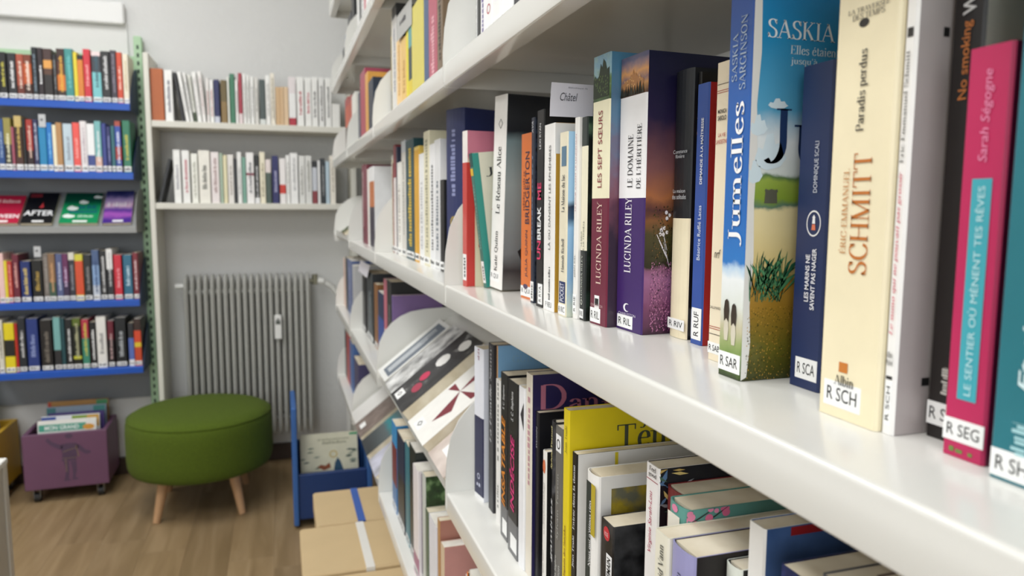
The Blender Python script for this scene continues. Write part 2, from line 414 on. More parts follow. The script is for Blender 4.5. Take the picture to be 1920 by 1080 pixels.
# ------------------------------------------------------------------ books
ORD = ['first', 'second', 'third', 'fourth', 'fifth', 'sixth', 'seventh', 'eighth', 'ninth', 'tenth', 'eleventh', 'twelfth', 'thirteenth',
       'fourteenth', 'fifteenth', 'sixteenth', 'seventeenth', 'eighteenth', 'nineteenth', 'twentieth'] + \
      ['twenty-' + x for x in ('first', 'second', 'third', 'fourth', 'fifth', 'sixth', 'seventh', 'eighth', 'ninth')] + \
      ['thirtieth'] + ['thirty-' + x for x in ('first', 'second', 'third', 'fourth', 'fifth', 'sixth', 'seventh', 'eighth', 'ninth')]
def cname(h):
    import colorsys
    r, g, b = (int(h[i:i + 2], 16) / 255 for i in (0, 2, 4))
    hu, s, v = colorsys.rgb_to_hsv(r, g, b); hu *= 360
    if v < .2: return 'black'
    if s < .12: return 'white' if v > .84 else ('pale grey' if v > .66 else ('grey' if v > .4 else 'charcoal'))
    if 25 <= hu < 70 and s < .35 and v > .72: return 'cream'
    d = 'dark ' if v < .45 else ('pale ' if s < .35 and v > .7 else '')
    if hu < 12 or hu >= 345: n = 'red' if v > .5 or s > .7 else 'maroon'
    elif hu < 40: n = 'orange' if v > .65 and s > .55 else ('tan' if v > .6 else 'brown')
    elif hu < 68: n = 'yellow' if v > .55 else 'olive'
    elif hu < 160: n = 'green'
    elif hu < 195: n = 'teal'
    elif hu < 250: n = 'navy' if v < .45 else 'blue'; d = '' if n == 'navy' else d
    elif hu < 300: n = 'purple'
    else: n = 'pink' if v > .5 else 'maroon'
    if n in ('maroon', 'navy'): d = ''
    return d + n

class Book:
    """local frame: x along the thickness (front cover faces +x), y from spine to fore edge, z up; origin at the foot of the spine"""
    def __init__(s, t, h, d, bands, cov=None, covb=None, pages=None, name='book', hard=False, roundness=0.0, cover_bands=None):
        s.t, s.h, s.d = t, h, d
        th = min(0.0018 if hard else 0.0008, t * .2)
        r = min(0.0012, t * .18)
        if roundness > 0:
            k = 4; bul = min(t * .5, roundness)
            prof = [(-t / 2, d)] + [(-t / 2 * math.cos(math.pi * i / (2 * k)), bul * (1 - math.sin(math.pi * i / (2 * k)))) for i in range(k)]
            prof += [(0, 0)] + [(t / 2 * math.cos(math.pi * i / (2 * k)), bul * (1 - math.sin(math.pi * i / (2 * k)))) for i in range(k - 1, -1, -1)] + [(t / 2, d)]
        else:
            prof = [(-t / 2, d), (-t / 2, r), (-t / 2 + r, 0), (t / 2 - r, 0), (t / 2, r), (t / 2, d)]
        zs = [0.0]; bm = []
        for fr, mt in bands:
            zs.append(fr * h); bm.append(mt)
        zs[-1] = h
        cov = cov or bm[-1]; covb = covb or cov
        mats = []
        def mi(x):
            if x not in mats: mats.append(x)
            return mats.index(x)
        n = len(prof)
        def inner(p):
            sx = (t / 2 - th) / (t / 2)
            return (p[0] * sx, p[1] if p[1] == d else max(p[1], 0) + th if abs(p[0]) < t / 2 - th else max(p[1], th))
        q = [inner(p) for p in prof]
        v, f, fm = [], [], []
        for z in zs:
            v += [(p[0], p[1], z) for p in prof]
        io = len(v)
        for z in (0.0, h):
            v += [(p[0], p[1], z) for p in q]
        for k in range(len(zs) - 1):
            for i in range(n - 1):
                f.append((k * n + i, k * n + i + 1, (k + 1) * n + i + 1, (k + 1) * n + i))
                fm.append(mi(covb) if i == 0 else (mi(cov) if i == n - 2 else mi(bm[k])))
        top = (len(zs) - 1) * n
        for i in range(n - 1):
            f.append((io + i + 1, io + i, io + n + i, io + n + i + 1)); fm.append(mi(cov))
            f.append((i + 1, i, io + i, io + i + 1)); fm.append(mi(cov))
            f.append((top + i, top + i + 1, io + n + i + 1, io + n + i)); fm.append(mi(bm[-1]))
        for i in (0, n - 1):
            col = [k * n + i for k in range(len(zs))]
            f.append(tuple(col) + (io + n + i, io + i)) if i else f.append((io + i, io + n + i) + tuple(reversed(col)))
            fm.append(mi(cov))
        s.o = poly(name, v, f, mats, None, fm)
        ins = 0.003 if hard else 0.0006
        x = t / 2 - th * 1.02
        yb = (th if roundness <= 0 else min(t * .5, roundness) + th) * 1.05 + 0.0002
        pg = MB().box(-x, x, yb, d - ins, ins, h - ins)
        s.pages = pg.build('page_block', pages or M_PAGES, s.o)
    def _put(s, name, vs2, fs, mt, fn, parent=None):
        return poly(name, [fn(a, b) for a, b in vs2], fs, mt, parent or s.o)
    def on_spine(s, name, geo, mt, z0, z1, x0, x1, vert=True, lift=0.00025, parent=None):
        """geo in the unit box fitted into the spine rectangle (z metres, x fractions of the thickness)"""
        t = s.t; xa = (x0 - .5) * t; xb = (x1 - .5) * t
        z1 = min(z1, s.h - .0005)
        if vert: fn = lambda a, b: (xb - b * (xb - xa), -lift, z0 + a * (z1 - z0))
        else: fn = lambda a, b: (xa + a * (xb - xa), -lift, z0 + b * (z1 - z0))
        return s._put(name, geo[0], geo[1], mt, fn, parent)
    def on_cover(s, name, geo, mt, y0, y1, z0, z1, lift=0.00025, parent=None):
        x = s.t / 2 + lift
        return s._put(name, geo[0], geo[1], mt, lambda a, b: (x, min(max(y0 + a * (y1 - y0), .0003), s.d - .0003), min(max(z0 + b * (z1 - z0), .0003), s.h - .0003)), parent)
    def call_label(s, text, z0, z1, x0=0.04, x1=0.96, vert=False, thick=0.00018):
        t = s.t; xa = (x0 - .5) * t; xb = (x1 - .5) * t
        lb = MB().box(xa, xb, -thick, 0.0001, z0, z1).build('call_label', M_LABEL, s.o)
        if text:
            w, hh = xb - xa, z1 - z0
            geo = glyph_mesh(text, 0.0) if not text.startswith('~') else marks(5, text)
            if vert: s.on_spine('call_number', geo, M_BLACK, z0 + hh * .12, z1 - hh * .12, x0 + (x1 - x0) * .25, x1 - (x1 - x0) * .25, True, thick + .00012, lb)
            else: s.on_spine('call_number', geo, M_BLACK, z0 + hh * .25, z1 - hh * .22, x0 + (x1 - x0) * .1, x1 - (x1 - x0) * .1, False, thick + .00012, lb)
        return lb
RECT = ([(0, 0), (1, 0), (1, 1), (0, 1)], [(0, 1, 2, 3)])
def disc(n=24): return ([(.5 + .5 * math.cos(2 * math.pi * i / n), .5 + .5 * math.sin(2 * math.pi * i / n)) for i in range(n)], [tuple(range(n))])
def ring(w=.12, n=28):
    v = []
    for r in (.5, .5 - w): v += [(.5 + r * math.cos(2 * math.pi * i / n), .5 + r * math.sin(2 * math.pi * i / n)) for i in range(n)]
    return v, [(i, (i + 1) % n, n + (i + 1) % n, n + i) for i in range(n)]
def bands_of(spec):
    if not isinstance(spec, str): return spec
    out = []
    for w in spec.split():
        h, _, fr = w.partition('@')
        out.append((float(fr) if fr else 1.0, cover(h)))
    return out
def rightward(o, x, y, z):            # spine towards -x (the aisle)
    o.location = (x, y, z); o.rotation_euler = (0, 0, -math.pi / 2)

SHELF_T = 0.0292
PITCH = 1.377 * A
ZM = H - 0.489 * A
LEVEL = {2: ZM + 2 * PITCH, 1: ZM + PITCH, 0: ZM, -1: ZM - PITCH, -2: ZM - 2 * PITCH, 3: ZM + 3 * PITCH}
J1, J2, J3, JEND, JNEAR = 0.946, 1.691, 2.36, 2.98, -0.25
XF = A                                # front plane of the shelves
XB = 0.50                             # their back edge

# ------------------------------------------------------------------ the room
YWALL, XWALL, XLEFT, YBACK = 3.42, 0.52, -3.6, -2.4
M_WALL = mat('d5d5d3', 0.75, 0.035, 3, bump=0.5, bscale=38)
M_CEIL = mat('e9e9e6', 0.85, 0.02, 3)
struct(MB().box(XLEFT - .1, XWALL + .1, YWALL, YWALL + .1, 0, CEIL).build('wall_far', M_WALL))
struct(MB().box(XWALL, XWALL + .1, YBACK, YWALL, 0, CEIL).build('wall_right', M_WALL))
struct(MB().box(XLEFT - .1, XLEFT, YBACK, YWALL, 0, CEIL).build('wall_left', M_WALL))
wb = MB()
wb.box(XLEFT - .1, -2.35, YBACK - .1, YBACK, 0, CEIL).box(0.15, XWALL + .1, YBACK - .1, YBACK, 0, CEIL)
wb.box(-2.35, .15, YBACK - .1, YBACK, 0, .75).box(-2.35, .15, YBACK - .1, YBACK, 2.35, CEIL)
struct(wb.build('wall_back', M_WALL))
w1 = struct(empty('window_1', (-1.1, YBACK - .05, .75)))  # unseen window, added to go with the fill light
fr = MB()
for x in (-1.25, -.02, 1.21): fr.box(x, x + .04, -.03, .03, 0, 1.6)
fr.box(-1.25, 1.25, -.03, .03, 0, .04).box(-1.25, 1.25, -.03, .03, 1.56, 1.6)
fr.build('window_frame', mat('eeeeec', .4), w1)
gl, gnt, gb = nodes_of('window_glass')
gb.inputs['Transmission Weight'].default_value = 1; gb.inputs['Roughness'].default_value = 0; gb.inputs['IOR'].default_value = 1.1
for x0, x1 in ((-1.21, -.02), (.02, 1.21)): MB().box(x0, x1, -.004, .004, .04, 1.56).build('window_pane', gl, w1)
struct(MB().box(XLEFT - .1, XWALL + .1, YBACK - .1, YWALL + .1, CEIL, CEIL + .1).build('ceiling', M_CEIL))
fl = struct(MB().box(XLEFT - .1, XWALL + .1, YBACK - .1, YWALL + .1, -.1, -.004).build('floor', mat('5d4a35', .7)))

def plank_material():
    mt, nt, b = nodes_of('oak_vinyl')
    b.inputs['Roughness'].default_value = .42
    tc = nt.nodes.new('ShaderNodeTexCoord'); oi = nt.nodes.new('ShaderNodeObjectInfo')
    mp = nt.nodes.new('ShaderNodeMapping'); mp.inputs['Scale'].default_value = (9, 0.9, 9)
    va = nt.nodes.new('ShaderNodeVectorMath'); va.operation = 'MULTIPLY_ADD'
    va.inputs[1].default_value = (1, 1, 1)
    cx = nt.nodes.new('ShaderNodeCombineXYZ')
    ml = nt.nodes.new('ShaderNodeMath'); ml.operation = 'MULTIPLY'; ml.inputs[1].default_value = 40
    nt.links.new(oi.outputs['Random'], ml.inputs[0])
    nt.links.new(ml.outputs[0], cx.inputs[0]); nt.links.new(ml.outputs[0], cx.inputs[1])
    nt.links.new(tc.outputs['Object'], va.inputs[0]); nt.links.new(cx.outputs[0], va.inputs[2])
    nt.links.new(va.outputs[0], mp.inputs[0])
    nz = nt.nodes.new('ShaderNodeTexNoise'); nz.inputs['Scale'].default_value = 2.4; nz.inputs['Detail'].default_value = 7
    nz.inputs['Distortion'].default_value = .6
    nt.links.new(mp.outputs[0], nz.inputs['Vector'])
    cr = nt.nodes.new('ShaderNodeValToRGB'); el = cr.color_ramp.elements; el.new(.5)
    for e, (p, h) in zip(el, ((.3, '87704f'), (.5, '967e5c'), (.72, 'a58d6b'))): e.position = p; e.color = lin(h)
    nt.links.new(nz.outputs['Fac'], cr.inputs[0])
    mr = nt.nodes.new('ShaderNodeMapRange'); mr.inputs[3].default_value = .88; mr.inputs[4].default_value = 1.1
    nt.links.new(oi.outputs['Random'], mr.inputs[0])
    mx = nt.nodes.new('ShaderNodeMix'); mx.data_type = 'RGBA'; mx.blend_type = 'MULTIPLY'; mx.inputs[0].default_value = 1
    nt.links.new(cr.outputs[0], mx.inputs[6]); nt.links.new(mr.outputs[0], mx.inputs[7])
    nt.links.new(mx.outputs[2], b.inputs['Base Color'])
    return mt
M_PLANK = plank_material()
PW, PL = 0.142, 0.98
plank_me = None
rnd = random.Random(4)
for i in range(20):
    x = XWALL - PW * (i + 1)
    y = YBACK - rnd.uniform(0, PL)
    while y < YWALL:
        y0, y1 = max(y, YBACK), min(y + PL, YWALL)
        if y1 - y0 > .02:
            if y0 == y and y1 == y + PL:
                if plank_me is None:
                    p = MB().box(.0002, PW - .0002, .0002, PL - .0002, -.004, 0, bev=.0005).build('plank', M_PLANK, fl)
                    plank_me = p.data
                else: p = link('plank', plank_me, fl)
                p.location = (x, y, 0)
            else:
                p = MB().box(.0002, PW - .0002, .0002, y1 - y0 - .0002, -.004, 0, bev=.0005).build('plank', M_PLANK, fl)
                p.location = (x, y0, 0)
        y += PL
struct(MB().box(XLEFT, XWALL, YWALL - .014, YWALL, 0, .075, bev=.003).build('baseboard_far', mat('3a2a20', .5)))

# ceiling lamps (the lights themselves are set at the top)
M_LAMP, lnt, lb = nodes_of('lamp_diffuser')
lb.inputs['Emission Color'].default_value = (1, .97, .93, 1); lb.inputs['Emission Strength'].default_value = 2.0
for k, (lx, ly) in enumerate(LAMPS):
    L = tag(empty('ceiling_light', (lx, ly, CEIL - .07)), 'flat white ceiling panel light, %s along the ceiling' % ORD_L[k], 'light', 'ceiling panel lights')
    f = MB().box(-.33, .33, -.63, -.6, 0, .07).box(-.33, .33, .6, .63, 0, .07).box(-.33, -.3, -.6, .6, 0, .07).box(.3, .33, -.6, .6, 0, .07)
    f.build('lamp_frame', mat('e8e8e8', .4), L)
    MB().box(-.3, .3, -.6, .6, .02, .03).build('diffuser', M_LAMP, L)

# ------------------------------------------------------------------ right-hand metal shelving, four bays
def shelf_profile():
    p = [(XB, 0)]
    r = .003
    p += [(XF + r - r * math.sin(t), -r + r * math.cos(t)) for t in (0, math.pi / 8, math.pi / 4, 3 * math.pi / 8, math.pi / 2)]
    r = .0025; zb = -SHELF_T
    p += [(XF + r - r * math.cos(t), zb + r - r * math.sin(t)) for t in (0, math.pi / 6, math.pi / 3, math.pi / 2)]
    p += [(XF + .02, zb), (XF + .02, zb + .0015), (XF + .0025, zb + .0015), (XF + .0025, -.003), (XB, -.003)]
    return p
PLATE = [(XB, -SHELF_T), (XF + .006, -SHELF_T), (XF + .001, -SHELF_T + .002), (XF - .0012, -SHELF_T + .007), (XF - .0012, .015), (XF + .001, .045), (XF + .0065, .076), (XF + .018, .100),
         (XF + .036, .121), (XF + .057, .136), (XF + .081, .146), (XF + .115, .151), (XF + .158, .153), (XB, .153)]
SLOPE = math.radians(38)
def bay(y0, y1, label, levels, displays=()):
    b = tag(empty('shelving_bay', (XB, (y0 + y1) / 2, 0)), label, 'shelving', 'bays of the long white shelving')
    c = Vector((-XB, -(y0 + y1) / 2, 0))
    def put(o): o.location = c; return o
    for L in levels:
        z = LEVEL[L]
        if L in displays:
            e = .006
            x0, x1 = XF + .004, XF + .25
            dz = math.tan(SLOPE)
            pr = [(x0, z - .006), (x0 + .0, z + .014), (x0 + .0015, z + .0145), (x0 + .003, z - .002), (x1, z + (x1 - x0) * dz - .002), (x1, z + (x1 - x0) * dz - .005), (x0 + .004, z - .006)]
            put(auto_smooth(MB().prism(pr, 1, y0 + .0015, y1 - .0015).build('display_tray', M_SHELF, b)))
        else:
            put(auto_smooth(MB().prism([(x, zz + z) for x, zz in shelf_profile()], 1, y0 + .0015, y1 - .0015).build('shelf', M_SHELF, b), 28))
        for y in (y0 + .0001, y1 - .0013):
            put(auto_smooth(MB().prism([(x, zz + z) for x, zz in PLATE], 1, y, y + .0012).build('side_plate', M_SHELF, b)))
    for y in (y0 + .002, y1 - .027):
        put(MB().box(XB - .002, XB + .012, y, y + .025, 0, 2.0).build('upright', M_SHELF, b))
    return b
bay(JNEAR, J1 - .0005, 'nearest bay of the long white metal shelving, right of the camera', (3, 2, 1, 0, -1, -2))
bay(J1 + .0005, J2 - .0005, 'second bay of the white metal shelving, with tilted tray below eye level', (3, 2, 1, 0, -1, -2), (-1,))
bay(J2 + .0005, J3 - .0005, 'third bay of the white metal shelving, behind the beige boxes', (3, 2, 1, 0, -1, -2), (-2,))
bay(J3 + .0005, JEND, 'farthest bay of the white metal shelving, beside the radiator wall', (3, 2, 1, 0, -1, -2), (0,))
# ------------------------------------------------------------------ blue wall shelves on green posts
YB, YW = 3.18, 3.20
XBR = -0.538                                   # right end of the blue shelves
XBL = -1.12
ZBL = [1.15 + (z - 1.15) * YB / 3.1 for z in (1.536, 1.279, 1.075, .794, .531)]
M_BLUE = mat('1453b8', .4, .05, 10)
M_NAVY = mat('10305e', .45, .05, 10)
M_GREEN = mat('a9c9a4', .5, .05, 20)
unit = tag(empty('wall_shelving', (-.83, YWALL - .03, 0)), 'blue metal shelves on pale green slotted posts, full of young readers\' novels', 'shelving')
uc = Vector((.83, -(YWALL - .03), 0))
def upart(o): o.location = uc; return o
for k in (0, 1, 3, 4):
    z = ZBL[k]
    pr = [(YWALL - .05, z), (YB + .003, z), (YB, z - .003), (YB, z - .026), (YB + .014, z - .026), (YB + .014, z - .023), (YB + .003, z - .023), (YB + .003, z - .003), (YWALL - .05, z - .003)]
    upart(auto_smooth(MB().prism(pr, 0, XBL, XBR).build('shelf', M_BLUE, unit)))
    for x in (XBR, XBL - .002):
        pl = [(YWALL - .05, z - .026), (YB + .004, z - .026), (YB + .01, z + .015), (YB + .05, z + .07), (YB + .10, z + .125), (YB + .14, z + .15), (YWALL - .05, z + .16)]
        upart(MB().prism(pl, 0, x, x + .002).build('side_plate', M_NAVY, unit))
M_GREY = mat('9a9b99', .45, .03, 10)
z = ZBL[2]; zt = z + .135
tr = [(YB, z - .024), (YB, z), (YB + .002, z + .002), (YB + .01, z - .004), (YWALL - .06, zt), (YWALL - .06, zt - .003), (YB + .01, z - .01), (YB + .002, z - .024)]
upart(MB().prism(tr, 0, XBL, XBR).build('display_tray', M_GREY, unit))
for x in (XBR, XBL - .002):
    pl = [(YWALL - .05, z - .024), (YB, z - .024), (YB - .002, z + .02), (YB + .012, z + .075), (YB + .045, z + .12), (YB + .09, z + .145), (YWALL - .05, z + .15)]
    upart(MB().prism(pl, 0, x, x + .002).build('tray_side', M_GREY, unit))
M_SLOT = mat('20342a', .7, 0)
for x in (-.545, XBL - .035):
    po = upart(MB().box(x, x + .03, YWALL - .048, YWALL - .012, .02, 1.84, bev=.002).build('post', M_GREEN, unit))
    sl = MB()
    zz = .06
    while zz < 1.82:
        sl.box(x + .011, x + .019, YWALL - .0488, YWALL - .047, zz, zz + .016)
        zz += .032
    s_ = sl.build('slots', M_SLOT, po); s_['kind'] = 'stuff'
upart(MB().box(XBL, -.545, YWALL - .03, YWALL - .012, 1.70, 1.762, bev=.002).build('crossbar', M_GREEN, unit))

upart(MB().box(XBL, -.547, YWALL - .011, YWALL - .003, .335, 1.695).build('back_panel', mat('83878b', .5, .03, 8), unit))

# pale sign board with a white header strip above the blue shelves
sg = tag(empty('sign_board', (-.9, YWALL - .004, 1.74)), 'pale wall board with a thick white header strip above the blue shelves', 'board')
MB().box(-.22, .328, -.004, .003, -.02, .16).build('panel', mat('d9d9d6', .5, .02), sg)
MB().box(-.22, .324, -.032, -.0045, .145, .232, bev=.006).build('header_strip', mat('e4e4e2', .4, .01), sg)

# ------------------------------------------------------------------ white wooden bookcase in front of the radiator
M_WOOD_W = mat('dddbd0', .5, .03, 8)
ZW1, ZW2 = 1.15 + (1.478 - 1.15) * YW / 3.1, 1.15 + (1.166 - 1.15) * YW / 3.1
bc = tag(empty('bookcase', (-.1, YWALL - .002, 0)), 'open white bookcase with two shelves of pale books above the radiator', 'bookcase')
bcc = Vector((.1, -(YWALL - .002), 0))
def bpart(o): o.location = bcc; return o
for x in (-.487, .30):
    bpart(MB().box(x, x + .019, YW, YWALL - .002, 0, 1.15 + (1.727 - 1.15) * YW / 3.1, bev=.0015).build('side_panel', M_WOOD_W, bc))
for z in (ZW1, ZW2):
    bpart(MB().box(-.4678, .2998, YW + .004, YWALL - .002, z - .025, z, bev=.0015).build('shelf', M_WOOD_W, bc))

# ------------------------------------------------------------------ radiator
M_RAD = mat('b2b2ac', .4, .03, 10)
RX0, RX1, RZ0, RZ1 = -.398, .125, .15, .862
rad = tag(empty('radiator', ((RX0 + RX1) / 2, 3.35, RZ0)), 'grey ribbed column radiator on the far wall behind the stool', 'radiator')
NS = 20; pitch = (RX1 - RX0) / NS
sec = None
for i in range(NS):
    if sec is None:
        mb = MB()
        # one column: flat front tube with a rounded shoulder and rear tube
        w = pitch * .36
        hz = RZ1 - RZ0
        prof = [(-w, .0), (-w * .8, -.012), (0, -.017), (w * .8, -.012), (w, 0), (w, .018), (-w, .018)]
        rings = [(0.0, .55, .0), (.02, .9, 0), (.04, 1, 0), (hz - .07, 1, 0), (hz - .035, .9, .006), (hz - .012, .62, .012), (hz, .3, .02)]
        n = len(prof); v = []; f = []
        for z, s, dy in rings: v += [(x * s, y * s + dy, z) for x, y in prof]
        for k in range(len(rings) - 1):
            for j in range(n): f.append((k * n + j, k * n + (j + 1) % n, (k + 1) * n + (j + 1) % n, (k + 1) * n + j))
        f += [tuple(range(n - 1, -1, -1)), tuple(range((len(rings) - 1) * n, len(rings) * n))]
        mb.add(v, f)
        mb.add([(a, b + .045, c) for a, b, c in v], f)
        mb.box(-w * .5, w * .5, .0, .06, .04, .09).box(-w * .5, w * .5, .0, .06, hz - .1, hz - .05)
        o = auto_smooth(mb.build('radiator_column', M_RAD, rad), 50); sec = o.data
    else: o = link('radiator_column', sec, rad)
    o.location = (RX0 + pitch * (i + .5) - (RX0 + RX1) / 2, -.03, 0)
for z in (.065, RZ1 - RZ0 - .075): MB().tube((RX0 + .01 - (RX0 + RX1) / 2, 0, z), (RX1 - .01 - (RX0 + RX1) / 2, 0, z), .014).build('manifold', M_RAD, rad)
mt_ = MB().box(-.0145, .0145, -.062, -.047, .43, .535, bev=.002)
dev = mt_.build('heat_meter', mat('ecece8', .4, .02), rad)
dev.location = ((-.018) - (RX0 + RX1) / 2, 0, 0)
MB().box(-.01, .01, -.0627, -.0615, .495, .512).build('display', mat('5a5f5a', .3, 0), dev)
MB().box(-.006, .006, -.0627, -.0615, .514, .519).build('arrow_mark', mat('2a2a2a', .5, 0), dev)
vx = RX1 - (RX0 + RX1) / 2
vl = MB().tube((vx - .01, 0, .675), (vx + .03, 0, .675), .010).tube((vx + .018, 0, .66), (vx + .018, 0, .705), .013)
vl.build('valve', mat('8d8a78', .35, .03, metal=.7), rad)
MB().tube((vx + .03, 0, .675), (vx + .055, 0, .672), .014).build('valve_head', mat('e6e6e2', .4), rad)
MB().tube((-vx - .03, 0, .665), (-vx + .012, 0, .665), .012).build('end_plug', mat('e6e6e2', .4), rad)
pts = [(.185, 3.352, .815), (.21, 3.355, .80), (.255, 3.365, .745), (.28, 3.37, .70), (.283, 3.37, .4), (.283, 3.37, 0.01)]
pp = MB()
for a, b in zip(pts, pts[1:]): pp.tube(a, b, .011)
tag(auto_smooth(pp.build('heating_pipe', mat('dcdcd8', .4, .02)), 50), 'thin white heating pipe slanting from the radiator valve to the floor', 'pipe')

# ------------------------------------------------------------------ round stool
M_FELT = noise_mat('green_felt', [(.3, '455606'), (.7, '54680e')], 260, 4, .95, .35)
M_LEG = mat('c39a72', .5, .08, 30)
st = tag(empty('stool', (-.312, 2.985, 0)), 'round olive-green felt stool on short wooden legs in front of the radiator', 'stool')
rs = .263
prof = [(.01, .158), (rs * .9, .158), (rs * .965, .166), (rs * .99, .185), (rs, .215), (rs, .315), (rs * .99, .345), (rs * .965, .362), (rs * .91, .373), (rs * .8, .381), (rs * .5, .388), (.01, .39)]
auto_smooth(MB().lathe(prof, 64).build('seat', M_FELT, st), 60)
sp = MB()
for i in range(96):
    t0, t1 = 2 * math.pi * i / 96, 2 * math.pi * (i + 1) / 96
    sp.tube((rs * .972 * math.cos(t0), rs * .972 * math.sin(t0), .361), (rs * .972 * math.cos(t1), rs * .972 * math.sin(t1), .361), .0022, n=6, caps=False)
sp.build('seam', M_FELT, st)
for sx in (-1, 1):
    for sy in (-1, 1):
        auto_smooth(MB().tube((sx * .148, sy * .16, 0), (sx * .118, sy * .125, .16), .0125, .021, 20).build('leg', M_LEG, st), 50)
MB().lathe([(.01, .150), (.2, .150), (.2, .158), (.01, .158)], 40).build('base_plate', mat('1d1d1d', .7), st)

# ------------------------------------------------------------------ wheeled crates with picture books
M_WHEEL = mat('1a1a1a', .5); M_CHROME = mat('9a9a98', .3, .02, metal=.9)
def crate(name, label, x0, x1, y0, y1, zb, zt, m, rz=0.0, t=.016):
    cx, cy = (x0 + x1) / 2, (y0 + y1) / 2
    w, d = (x1 - x0) / 2, (y1 - y0) / 2
    c = tag(empty(name, (cx, cy, 0), rz), label, 'crate')
    MB().box(-w, w, -d, -d + t, zb, zt, bev=.002).build('front_panel', m, c)
    MB().box(-w, w, d - t, d, zb, zt, bev=.002).build('back_panel', m, c)
    for s in (-1, 1):
        a, b = (-w, -w + t) if s < 0 else (w - t, w)
        MB().box(a, b, -d + t, d - t, zb, zt, bev=.002).build('side_panel', m, c)
    MB().box(-w + t, w - t, -d + t, d - t, zb, zb + .012).build('bottom_panel', m, c)
    for sx in (-1, 1):
        for sy in (-1, 1):
            px, py = sx * (w - .035), sy * (d - .03)
            k = MB().box(px - .018, px + .018, py - .018, py + .018, zb - .004, zb).box(px - .012, px - .01, py - .012, py + .016, .016, zb - .003).box(px + .01, px + .012, py - .012, py + .016, .016, zb - .003)
            k = k.build('caster', M_CHROME, c)
            MB().tube((px - .0095, py, .019), (px + .0095, py, .019), .019, n=20).build('wheel', M_WHEEL, k)
            MB().tube((px - .0125, py, .019), (px + .0125, py, .019), .006, n=12).build('axle', M_CHROME, k)
    return c
PCX0, PCX1, PCY0, PCY1 = -.968, -.678, 3.15, 3.375
M_PURPLE = mat('6f4a66', .5, .08, 12)
pc = crate('book_crate', 'purple wooden book crate on casters with a faded painted figure', PCX0, PCX1, PCY0, PCY1, .056, .275, M_PURPLE, math.radians(1.5))
# faded painted figure: a flat print on the front panel
fig = [[(.50, .95), (.53, .985), (.57, .985), (.595, .95), (.585, .905), (.545, .89), (.51, .91)],
       [(.27, .88), (.30, .93), (.345, .86), (.42, .80), (.47, .78), (.47, .70), (.41, .72), (.33, .79)],
       [(.45, .79), (.53, .81), (.63, .80), (.66, .74), (.63, .60), (.62, .48), (.45, .48), (.46, .62), (.44, .72)],
       [(.62, .80), (.68, .75), (.74, .66), (.79, .64), (.80, .60), (.74, .58), (.69, .63), (.63, .72)],
       [(.47, .47), (.535, .47), (.53, .30), (.52, .16), (.55, .12), (.46, .12), (.48, .20), (.49, .32)],
       [(.55, .47), (.62, .47), (.62, .30), (.60, .18), (.64, .13), (.56, .13), (.57, .22), (.57, .32)]]
fw, fh = (PCX1 - PCX0), .219
fv, ff = [], []
for pl in fig:
    k = len(fv); fv += [(-fw / 2 + x * fw, -(PCY1 - PCY0) / 2 - .0004, .056 + y * fh) for x, y in pl]
    ff.append(tuple(range(k, k + len(pl))))
poly('painted_figure', fv, ff, mat('55405a', .55, .2, 40), pc)
sv, sf = [], []
for pl in ([(.47, .66), (.56, .70), (.64, .72), (.64, .71), (.56, .685), (.47, .645)], [(.46, .54), (.63, .54), (.63, .53), (.46, .53)], [(.49, .52), (.50, .52), (.505, .28), (.495, .28)], [(.62, .76), (.63, .76), (.66, .55), (.645, .55)]):
    k = len(sv); sv += [(-fw / 2 + x * fw, -(PCY1 - PCY0) / 2 - .0007, .056 + y * fh) for x, y in pl]; sf.append(tuple(range(k, k + len(pl))))
poly('painted_straps', sv, sf, mat('7d6a5a', .55, .2, 40), pc)
yc = crate('book_crate', 'yellow wooden book crate on casters, cut by the left edge of the photo', -1.37, -1.045, 3.12, 3.385, .056, .285, mat('cda32a', .5, .06, 12))

# blue display bin at the end of the long shelving
M_BIN = mat('3866a8', .45, .06, 12); M_BIN_SHADE = mat('1c3a70', .45, .06, 12)  # second tone is the same blue with shade put into the colour
bn = tag(empty('book_bin', (.16, 2.76, 0)), 'blue wooden picture-book bin with tall sides beside the radiator', 'bin')
for a, b, zt_ in ((-.14, -.122, .445), (.122, .14, .3)):
    MB().box(a, b, -.14, .13, .012, zt_, bev=.003).build('side_panel', M_BIN, bn)
MB().box(-.122, .122, -.13, -.112, .03, .197, bev=.003).build('front_panel', M_BIN_SHADE, bn)
MB().box(-.122, .122, .112, .13, .03, .25, bev=.003).build('back_panel', M_BIN_SHADE, bn)
MB().box(-.122, .122, -.112, .112, .03, .045).build('bottom_panel', M_BIN_SHADE, bn)
for sx in (-1, 1):
    for sy in (-1, 1): MB().tube((sx * .131, sy * .11, 0), (sx * .131, sy * .11, .0125), .008, n=10).build('foot', M_WHEEL, bn)

